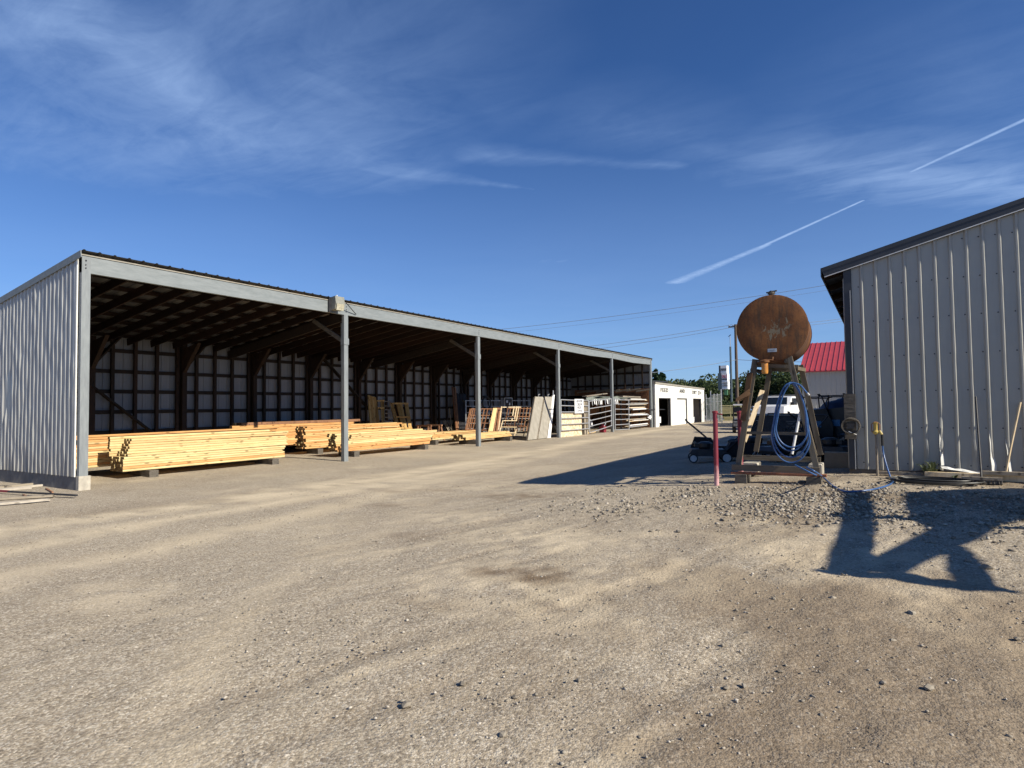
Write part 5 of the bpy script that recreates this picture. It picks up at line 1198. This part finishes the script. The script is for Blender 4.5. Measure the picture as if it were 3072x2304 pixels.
# ---------------------------------------------------------------- chain link gate
A, B = ax_(2115, 1200, -13.6), Vector((-11.7, 54.2, 0))
def chain(lb, A, B, h, posts, grp):
    t = thing('chain_link_gate', lb, 'fence', (A[0], A[1], 0), 0, grp); A, B = Vector(A), Vector(B)
    for u in posts: p = A.lerp(B, u); b = MB(); b.tube([(p.x, p.y, -.05), (p.x, p.y, h*(1.12 if u in (0, 1) else 1.0))], .04, 8); b.build('post', M_GALV, t, smooth=True)
    for z in (.12, h*.72, h-.1): b = MB(); b.tube([(A.x, A.y, z), (B.x, B.y, z)], .022, 6); b.build('rail', M_GALV, t, smooth=True)
    b = MB(); n = 26; d = B-A
    for k in range(-n, n):
        for s_ in (-1, 1):
            u0, z0 = k/n, .1; u1 = k/n+.45; z1 = h-.1
            if s_ < 0: z0, z1 = z1, z0
            a0, a1 = max(u0, 0), min(u1, 1)
            if a1 <= a0: continue
            f0, f1 = (a0-u0)/(u1-u0), (a1-u0)/(u1-u0); p = A+d*a0; q = A+d*a1
            b.beam((p.x, p.y, z0+(z1-z0)*f0), (q.x, q.y, z0+(z1-z0)*f1), .012, .012)
    b.build('wire_mesh', M_MESHW, t); return t
chain('open chain link gate leaf right of the white feed store', (-14.0, 59.8, 0), (-11.75, 54.0, 0), 2.6, (0, .35, .65, 1), 'chain link fence')
chain('chain link fence run joining the corner of the feed store', (-14.1, 58.4, 0), (-14.0, 63.0, 0), 2.3, (0, .3, .6), 'chain link fence')

# ---------------------------------------------------------------- road sign
YG = 75.0
p0 = ay_(2164, 1150, YG); w_ = lambda px, py: ay_(px, py, YG)
t = thing('road_sign', 'tall double sided white shop sign on a dark column', 'sign', (p0.x, YG, 0))
def panel(px0, py0, px1, py1, dep, mt, nm, side):
    a, c = w_(px0, py0), w_(px1, py1); b = MB(); b.box(a.x, YG-.12, c.z, c.x, YG+dep, a.z); return b.build(nm, mt, t)
panel(2162, 1097, 2181, 1120, 1.0, M_PAPER, 'top_panel', 0); panel(2165, 1121, 2183, 1143, 1.0, M_PAPER, 'middle_panel', 0); panel(2166, 1144, 2184, 1167, 1.0, M_PAPER, 'lower_panel', 0)
a, c = w_(2154, 1120), w_(2167, 1170); b = MB(); b.box(a.x, YG-.15, c.z, c.x-.03, YG+1.0, a.z); b.build('side_case', M_CARG, t)
a, c = w_(2157, 1097), w_(2162, 1120); b = MB(); b.box(a.x, YG-.15, c.z, c.x-.02, YG+1.0, a.z); b.build('side_case', M_CHAR, t)
a, c = w_(2158, 1168), w_(2170, 1250); b = MB(); b.box(a.x+.1, YG, 0, c.x-.05, YG+.4, w_(2160, 1169).z); b.build('column', M_BLACK, t)
a, c = w_(2172, 1169), w_(2182, 1185); b = MB(); b.box(a.x, YG+.1, c.z, c.x, YG+.3, a.z); b.build('hanging_panel', M_GREEN, t)
for tx, px, py, sz, mt in (('NAPA', 2172, 1109, .38, M_LETTER), ('ACE', 2174, 1130, .55, M_SIGNR), ('HARDWARE', 2174, 1138, .20, M_LETTER), ('FEED', 2176, 1150, .3, M_SLAB), ('OPEN', 2176, 1157, .3, M_SLAB)):
    if tx == 'NAPA': tx = 'RENTALS'
    if tx == 'ACE': tx = 'SALE'
    o = text_mesh(tx, sz, .01, mt, 'writing', bold=.01); bpy.context.view_layer.update(); p = w_(px, py); o.rotation_euler = (PI/2, 0, 0)
    s = min(1, .62/max(.01, o.dimensions.x)); o.scale = (s, 1, 1); o.location = (p.x, YG-.135, p.z); o.parent = t; o.matrix_parent_inverse = t.matrix_basis.inverted()

# ---------------------------------------------------------------- poles and wires
YP = 84.0
pb, pt = ay_(2213, 1244, YP), ay_(2196, 974, YP)
t = thing('utility_pole', 'tall brown wooden utility pole with crossarm and insulators', 'pole', (pb.x, YP, 0))
b = MB(); b.tube([(pb.x, YP, -.2), (pb.x, YP, pt.z)], [.24, .16], 12); b.build('trunk', M_POLEW, t, smooth=True)
b = MB(); b.box(pb.x-.9, YP-.06, pt.z-.35, pb.x+.3, YP+.06, pt.z-.2); b.build('crossarm', M_POLEW, t)
for dx in (-.8, -.3, .2): b = MB(); b.lathe([(0, 0), (.06, 0), (.08, .12), (.04, .22), (0, .22)], (pb.x+dx, YP, pt.z-.2), (0, 0, 1), 8); b.build('insulator', M_GALV, t, smooth=True)
p2 = ay_(2196, 1240, YP-2); p2t = ay_(2189, 1010, YP-2)
t2 = thing('conduit_pole', 'thin dark steel pole standing just left of the utility pole', 'pole', (p2.x, YP-2, 0))
b = MB(); b.tube([(p2.x, YP-2, -.1), (p2.x, YP-2, ay_(2189, 1040, YP-2).z)], .13, 8); b.build('lower_tube', M_CARG, t2, smooth=True)
b = MB(); b.tube([(p2.x, YP-2, ay_(2189, 1040, YP-2).z), (p2.x, YP-2, p2t.z)], .05, 8); b.build('upper_tube', M_GALV, t2, smooth=True)
b = MB(); b.tube([(p2.x-.2, YP-2, p2t.z), (p2.x+.1, YP-2, p2t.z+.25)], .05, 6); b.build('weatherhead', M_STEELD, t2)
def wire(lb, a, c, ya, yc, sag, r=.022):
    A, C = ay_(*a, ya), ay_(*c, yc); b = MB()
    b.tube([A.lerp(C, u)+Vector((0, 0, -sag*4*u*(1-u))) for u in np.linspace(0, 1, 20)], r, 5)
    tag(b.build('overhead_wire', M_WIRE), lb, 'wire', 'overhead wires')
Lx = pb.x
wire('upper overhead wire passing above the rusty tank', (1380, 1000), (2560, 842), 75, 88, .5, .03)
wire('faint overhead wire just below the upper one', (1380, 1012), (2560, 858), 78, 92, .5, .016)
wire('overhead wire running left from the top of the utility pole', (1400, 1074), (2196, 974), 70, YP, .5, .028)
wire('second overhead wire running left from the utility pole', (1400, 1084), (2196, 982), 70, YP, .6, .026)
wire('overhead wire running right from the top of the utility pole', (2196, 976), (2620, 940), YP, 96, .5, .028)
wire('second overhead wire running right from the utility pole', (2196, 984), (2620, 948), YP, 96, .5, .026)
wire('low service wire running left from the utility pole', (1700, 1140), (2212, 1079), 60, YP, .35, .03)
wire('low service wire running right behind the tank', (2212, 1079), (2700, 1078), YP, 84, .3, .03)

# ---------------------------------------------------------------- trees and house
def tree(kind, label, px, pyt, y, rw, mt, n=1700, conifer=False, base_py=1245, group='trees beyond the road', leaf=.30):
    top = ay_(px, pyt, y); H = top.z; x = top.x
    t = thing(kind, label, 'tree', (x, y, 0), 0, group)
    b = MB(); b.tube([(0, 0, -.2), (.1, 0, H*.35), (0, .1, H*.7)], [H*.035, H*.025, H*.008], 8)
    for k in range(6):
        a = random.uniform(0, 2*PI); h0 = H*random.uniform(.25, .6); b.tube([(0, 0, h0), (math.cos(a)*rw*.35, math.sin(a)*rw*.35, h0+H*.12), (math.cos(a)*rw*.6, math.sin(a)*rw*.6, h0+H*.2)], [H*.012, H*.008, H*.003], 5)
    o = b.build('trunk', M_BARK, None, smooth=True); o.parent = t
    V = []; cl = []
    nc = 26 if not conifer else 60
    for k in range(nc):
        if conifer:
            h = random.uniform(.12, .98); r = rw*(1-h)**.8*random.uniform(.3, 1); a = random.uniform(0, 2*PI); cl.append((r*math.cos(a), r*math.sin(a), H*h, rw*.22*(1.1-h)+.15))
        else:
            while True:
                q = [random.uniform(-1, 1) for _ in range(3)]
                if sum(v*v for v in q) < 1: break
            cl.append((q[0]*rw*.82, q[1]*rw*.82, H*.60+q[2]*H*.36, rw*random.uniform(.22, .42)))
    m_ = n
    c = np.array(cl); idx = RNG.integers(0, len(c), m_); d = RNG.standard_normal((m_, 3)); d /= np.linalg.norm(d, axis=1)[:, None]
    r = RNG.uniform(.45, 1.05, m_)**.5; P = c[idx, :3]+d*(c[idx, 3]*r)[:, None]*np.array([1, 1, .8]); P[:, 2] = np.maximum(P[:, 2], .2)
    u = RNG.standard_normal((m_, 3)); u /= np.linalg.norm(u, axis=1)[:, None]; w = np.cross(u, RNG.standard_normal((m_, 3))); w /= np.linalg.norm(w, axis=1)[:, None]
    s = RNG.uniform(.5, 1.1, m_)[:, None]*leaf
    vs = np.stack([P-u*s-w*s*.4, P+u*s*.2-w*s*.7, P+u*s+w*s*.1, P-u*s*.1+w*s*.6], 1).reshape(-1, 3); fs = np.arange(m_*4).reshape(-1, 4)
    o = np_mesh('crown', vs, fs, mt, smooth=False); o.parent = t
tree('pine_tree', 'dark pointed pine just right of the shed roof corner', 1966, 1108, 92, 2.6, M_LEAF2, 2200, True)
tree('pine_tree', 'second dark pine with a lower pointed top over the feed store', 1984, 1118, 96, 2.8, M_LEAF2, 2200, True)
tree('round_tree', 'rounded tree over the middle of the feed store roof', 2020, 1139, 100, 3.8, M_LEAF3, 2000)
tree('round_tree', 'low rounded tree right of the middle one behind the feed store', 2044, 1148, 104, 3.0, M_LEAF3, 1600)
tree('round_tree', 'distant treetop peeking over the right end of the feed store', 2098, 1158, 112, 2.6, M_LEAF3, 1500)
tree('leafy_tree', 'full green tree right of the feed store', 2128, 1135, 98, 4.2, M_LEAF1, 3200)
tree('leafy_tree', 'green tree behind the road sign', 2158, 1150, 104, 3.6, M_LEAF1, 2400)
tree('leafy_tree', 'low green tree between the sign and the utility pole', 2186, 1182, 112, 2.6, M_LEAF1, 1500)
tree('leafy_tree', 'low dark tree left of the stand behind the pole', 2232, 1160, 110, 4.0, M_LEAF1, 2400)
tree('leafy_tree', 'tall tree showing between the stand legs on the left', 2275, 1122, 104, 4.6, M_LEAF1, 3000)
tree('leafy_tree', 'tall tree showing between the stand legs in the middle', 2325, 1102, 100, 5.0, M_LEAF1, 3400)
tree('leafy_tree', 'tall tree behind the right stand leg', 2375, 1108, 104, 4.8, M_LEAF2, 3200)
tree('leafy_tree', 'tree peeking out beside the red roof', 2415, 1125, 108, 4.2, M_LEAF1, 2400)
tree('bush', 'dense low bush behind the chain link gate', 2150, 1205, 70, 1.9, M_LEAF1, 1500, leaf=.2, group='bushes by the road')
tree('bush', 'dense low bush right of the gate post', 2178, 1212, 72, 1.7, M_LEAF1, 1400, leaf=.2, group='bushes by the road')
tree('bush', 'dense low bush at the corner of the feed store', 2122, 1200, 72, 1.8, M_LEAF1, 1400, leaf=.2, group='bushes by the road')
hx_ = ay_(2192, 1200, 108).x
t = thing('distant_house', 'low brown roofed house beyond the road', 'house', (hx_, 108, 0)); b = MB(); b.box(-5, 0, -.2, 4, 6, 2.4); local(t, b, 'wall', M_SLAB)
b = MB(); b.prism([(-5.6, -.5, 2.3), (-3.4, 3, 3.9), (2.6, 3, 3.9), (4.6, -.5, 2.3)], (0, 0, 0), (0, .3, .05)); b.prism([(-5.6, 6.5, 2.3), (-3.4, 3, 3.9), (2.6, 3, 3.9), (4.6, 6.5, 2.3)], (0, 0, 0), (0, .3, .05)); local(t, b, 'roof', M_SHINGLE)
hx_ = ay_(2420, 1230, 98).x
t = thing('distant_house', 'pale low building far behind the hose loops', 'house', (hx_, 98, 0)); b = MB(); b.box(-6, 0, -.2, 3, 6, 2.3); local(t, b, 'wall', M_CONCD)
b = MB(); b.box(-6.4, -.5, 2.3, 3.4, 6.5, 2.9); local(t, b, 'roof', M_SLAB)
b = MB()                                          # tree belt closing the horizon
Pn = 16000; xs = RNG.uniform(-260, 240, Pn); ys = RNG.uniform(190, 230, Pn); hh = 6.5+3.5*fb(xs, ys*0, .05, 41)+1.8*fb(xs, ys*0, .25, 42)
P = np.stack([xs, ys, RNG.uniform(0, 1, Pn)**.7*hh], 1); u = RNG.standard_normal((Pn, 3)); w = np.cross(u, RNG.standard_normal((Pn, 3))); u /= np.linalg.norm(u, axis=1)[:, None]; w /= np.linalg.norm(w, axis=1)[:, None]
vs = np.stack([P-u*.9, P-w*.7, P+u*.9, P+w*.7], 1).reshape(-1, 3); o = np_mesh('tree_belt', vs, np.arange(Pn*4).reshape(-1, 4), M_LEAF1, smooth=False); tag(o, 'far belt of trees along the horizon', 'trees', kind='stuff')

# ---------------------------------------------------------------- unseen shadow caster added out of view at right, shaped from the shadow outline
SUN_EL = math.radians(34.3); SV = Vector((math.cos(SUN_EL), -.06, math.sin(SUN_EL))).normalized()
def lift(px, py, z=3.0):
    p = ag_(px, py, .35)
    for _ in range(4): p = ag_(px, py, float(gz(p.x, p.y)))
    k = (z-p.z)/SV.z; return p+SV*k
t = thing('shadow_caster', 'added unseen shadow caster standing outside the picture at right', 'frame', (5.2, 8, 0))
def slabp(pts, nm, th=.06, z=3.0):
    q = [lift(px, py, z) for px, py in pts]; b = MB(); b.prism(q, (0, 0, -th/2), (0, 0, th/2)); return b.build(nm, M_STEELD, t)  # flat piece traced from the shadow outline and lifted towards the sun
slabp([(2537, 1472), (2598, 1478), (2612, 1540), (2616, 1600), (2608, 1662), (2600, 1722), (2490, 1708), (2510, 1650), (2530, 1570)], 'caster_side')
slabp([(2600, 1690), (2700, 1640), (2800, 1588), (2720, 1530), (2722, 1478), (2860, 1470), (3090, 1466), (3130, 1545), (2990, 1572), (2940, 1610), (2860, 1640), (2750, 1690), (2700, 1722), (2610, 1712)], 'deck', z=3.08)
slabp([(2850, 1640), (2880, 1640), (2925, 1680), (2980, 1762), (2870, 1750), (2855, 1700)], 'caster_end', z=3.0)
slabp([(2455, 1706), (2600, 1716), (2720, 1722), (2840, 1745), (3040, 1770), (3038, 1779), (2850, 1768), (2700, 1745), (2560, 1726), (2460, 1714)], 'caster_front', z=3.16)
slabp([(2500, 1540), (2720, 1549), (2860, 1552), (2860, 1558), (2500, 1549)], 'caster_cross', z=3.02)
for (px, py, z1) in ((3090, 1480, 3.1), (3130, 1540, 3.1), (2520, 1544, 3.0)):
    q = lift(px, py, z1); b = MB(); b.box(q.x-.06, q.y-.06, float(gz(q.x, q.y)), q.x+.06, q.y+.06, z1-.05); b.build('column', M_STEELD, t)  # legs added to carry the unseen pieces
qa, qb = lift(2980, 1755, 3.0), lift(2500, 1470, 3.0)

# ---------------------------------------------------------------- light and sky
w = bpy.data.worlds.new('World'); SC.world = w; w.use_nodes = True; nt = w.node_tree; nt.nodes.clear(); L = nt.links
out = nt.nodes.new('ShaderNodeOutputWorld'); bg = nt.nodes.new('ShaderNodeBackground'); L.new(bg.outputs[0], out.inputs[0])
sky = nt.nodes.new('ShaderNodeTexSky'); sky.sky_type = 'NISHITA'; sky.sun_disc = False; sky.sun_elevation = SUN_EL; sky.sun_rotation = math.atan2(SV.x, SV.y)
sky.altitude = 800; sky.air_density = 1.0; sky.dust_density = .15; sky.ozone_density = 3.0
bg.inputs['Strength'].default_value = .052
tc_ = nt.nodes.new('ShaderNodeTexCoord'); sep = nt.nodes.new('ShaderNodeSeparateXYZ'); L.new(tc_.outputs['Generated'], sep.inputs[0])
def M(op, a, b=None, c=None, clamp=False):
    n = nt.nodes.new('ShaderNodeMath'); n.operation = op; n.use_clamp = clamp
    for i, v in enumerate((a, b, c)):
        if v is None: continue
        if isinstance(v, bpy.types.NodeSocket): L.new(v, n.inputs[i])
        else: n.inputs[i].default_value = v
    return n.outputs[0]
zc = M('MAXIMUM', sep.outputs[2], .02); cxn = M('DIVIDE', sep.outputs[0], zc); cyn = M('DIVIDE', sep.outputs[1], zc)
cmb = nt.nodes.new('ShaderNodeCombineXYZ'); L.new(cxn, cmb.inputs[0]); L.new(cyn, cmb.inputs[1])
def plane_pt(px, py): d = ray(px, py); return d[0]/d[2], d[1]/d[2]
def cnoise(scale, detail, rough, dist=0.0, vec=None, sc=(1, 1, 1), rot=0.0):
    mp = nt.nodes.new('ShaderNodeMapping'); mp.inputs['Scale'].default_value = sc; mp.inputs['Rotation'].default_value = (0, 0, rot); L.new(vec or cmb.outputs[0], mp.inputs[0])
    n = nt.nodes.new('ShaderNodeTexNoise'); n.inputs['Scale'].default_value = scale; n.inputs['Detail'].default_value = detail; n.inputs['Roughness'].default_value = rough; n.inputs['Distortion'].default_value = dist
    L.new(mp.outputs[0], n.inputs['Vector']); return n.outputs[0]
wob = cnoise(1.1, 5, .6); wob2 = cnoise(7, 4, .6)
def segment(a, c, wa, wc, soft=1.0, wobble=.0):
    """smooth mask round a straight line drawn on the cloud layer"""
    (x0, y0), (x1, y1) = plane_pt(*a), plane_pt(*c); dx, dy = x1-x0, y1-y0; L2 = dx*dx+dy*dy
    px = M('SUBTRACT', cxn, x0); py = M('SUBTRACT', cyn, y0)
    u = M('DIVIDE', M('ADD', M('MULTIPLY', px, dx), M('MULTIPLY', py, dy)), L2, clamp=True)
    ex = M('SUBTRACT', px, M('MULTIPLY', u, dx)); ey = M('SUBTRACT', py, M('MULTIPLY', u, dy))
    d = M('SQRT', M('ADD', M('MULTIPLY', ex, ex), M('MULTIPLY', ey, ey)))
    if wobble: d = M('ADD', d, M('MULTIPLY', M('SUBTRACT', wob, .5), wobble))
    wd = M('ADD', wa, M('MULTIPLY', u, wc-wa)); m_ = M('SUBTRACT', 1.0, M('DIVIDE', d, wd), clamp=True)
    return M('POWER', m_, soft)
def total(ms):
    o = ms[0]
    for m_ in ms[1:]: o = M('MAXIMUM', o, m_)
    return o
ang = math.atan2(*(np.subtract(plane_pt(900, 480), plane_pt(100, 50))[::-1]))
streak = cnoise(1.9, 9, .62, .7, sc=(1, 3.2, 1), rot=-ang); puff = cnoise(2.4, 9, .65, .9); soft_n = cnoise(.8, 5, .55, .4)
S = []
for a, c, wa, wc, am in [((120, 40), (480, 240), .35, .30, .85), ((480, 240), (760, 440), .28, .45, .75), ((150, 380), (700, 440), .6, .5, .6), ((700, 420), (1060, 480), .5, .3, .5), ((700, 60), (860, 250), .5, .4, .45), ((860, 250), (1080, 480), .5, .35, .5),
                         ((1060, 500), (1600, 568), .10, .03, .5), ((1300, 250), (1500, 330), .3, .2, .2), ((1420, 465), (2040, 498), .10, .05, .4), ((1800, 380), (2300, 480), .22, .2, .25), ((2350, 480), (2750, 530), .28, .34, .55), ((2650, 520), (3100, 570), .36, .36, .85), ((2900, 250), (3100, 420), .4, .4, .25),
                         ((1640, 787), (1830, 764), .13, .05, .5), ((2000, 660), (2080, 640), .3, .2, .2), ((700, 700), (1000, 745), .25, .15, .22)]:
    S.append(M('MULTIPLY', segment(a, c, wa*1.9, wc*1.9, 1.15, .3), am))
band = total(S)
tex = M('MULTIPLY', M('SUBTRACT', M('ADD', M('MULTIPLY', streak, .6), M('MULTIPLY', puff, .5)), .27), 2.1, clamp=True)
haze_n = M('MULTIPLY', M('SUBTRACT', soft_n, .42, clamp=True), 1.1)
cl = M('MULTIPLY', band, tex)
low = M('MULTIPLY', M('POWER', M('SUBTRACT', 1.0, M('DIVIDE', sep.outputs[2], .50), clamp=True), 1.7), M('ADD', .62, M('MULTIPLY', soft_n, .5)))
T = [M('MULTIPLY', segment((2030, 846), (2300, 735), .105, .030, .6, .06), .8), M('MULTIPLY', segment((2280, 742), (2588, 602), .024, .011, .5), .95),
     M('MULTIPLY', segment((2735, 515), (3090, 352), .016, .016, .5), .9), M('MULTIPLY', segment((1915, 1070), (2040, 1040), .22, .12, .7), .5), M('MULTIPLY', segment((1610, 1010), (1665, 993), .14, .06, .7), .3)]
wob3 = cnoise(30, 4, .6); tr = M('MULTIPLY', total(T), M('MULTIPLY', M('ADD', wob2, wob3), 1.05), clamp=True)
allc = M('MAXIMUM', M('ADD', M('MULTIPLY', cl, .78), M('MULTIPLY', haze_n, .05)), M('MULTIPLY', tr, .85)); allc = M('MAXIMUM', allc, M('MULTIPLY', low, .58)); allc = M('MINIMUM', allc, .9)
def wmix(f, a, b, mode='MIX'):
    n = nt.nodes.new('ShaderNodeMix'); n.data_type = 'RGBA'; n.blend_type = mode
    for s_, v in ((n.inputs[0], f), (n.inputs[6], a), (n.inputs[7], b)):
        if isinstance(v, bpy.types.NodeSocket): L.new(v, s_)
        elif isinstance(v, (int, float)): s_.default_value = v
        else: s_.default_value = (*v, 1)
    return n.outputs[2]
skc = wmix(1.0, sky.outputs[0], (.60, .98, 1.50), 'MULTIPLY')
col = wmix(allc, skc, (5.4, 7.8, 12.4)); L.new(col, bg.inputs[0])
sun = bpy.data.lights.new('sun', 'SUN'); sun.energy = 5.0; sun.angle = math.radians(.55); sun.color = (1.0, .93, .79)
so = bpy.data.objects.new('sun', sun); COL.objects.link(so); so.rotation_euler = SV.to_track_quat('Z', 'Y').to_euler(); so.location = (30, 0, 30)

# ---------------------------------------------------------------- camera
cam = bpy.data.cameras.new('camera'); cam.sensor_width = 36; cam.lens = FOC/3072*36; cam.clip_end = 3000; cam.clip_start = .05
co = bpy.data.objects.new('camera', cam); COL.objects.link(co)
co.matrix_world = Matrix(((Rt[0], Up[0], -Fw[0], CAM[0]), (Rt[1], Up[1], -Fw[1], CAM[1]), (Rt[2], Up[2], -Fw[2], CAM[2]), (0, 0, 0, 1)))
SC.camera = co
SC.view_settings.view_transform = 'Standard'; SC.view_settings.look = 'None'; SC.view_settings.exposure = 0.5; SC.view_settings.gamma = 1
SC.cycles.max_bounces = 5; SC.cycles.diffuse_bounces = 2; SC.cycles.use_denoising = True; SC.cycles.use_adaptive_sampling = True; SC.cycles.adaptive_threshold = .02
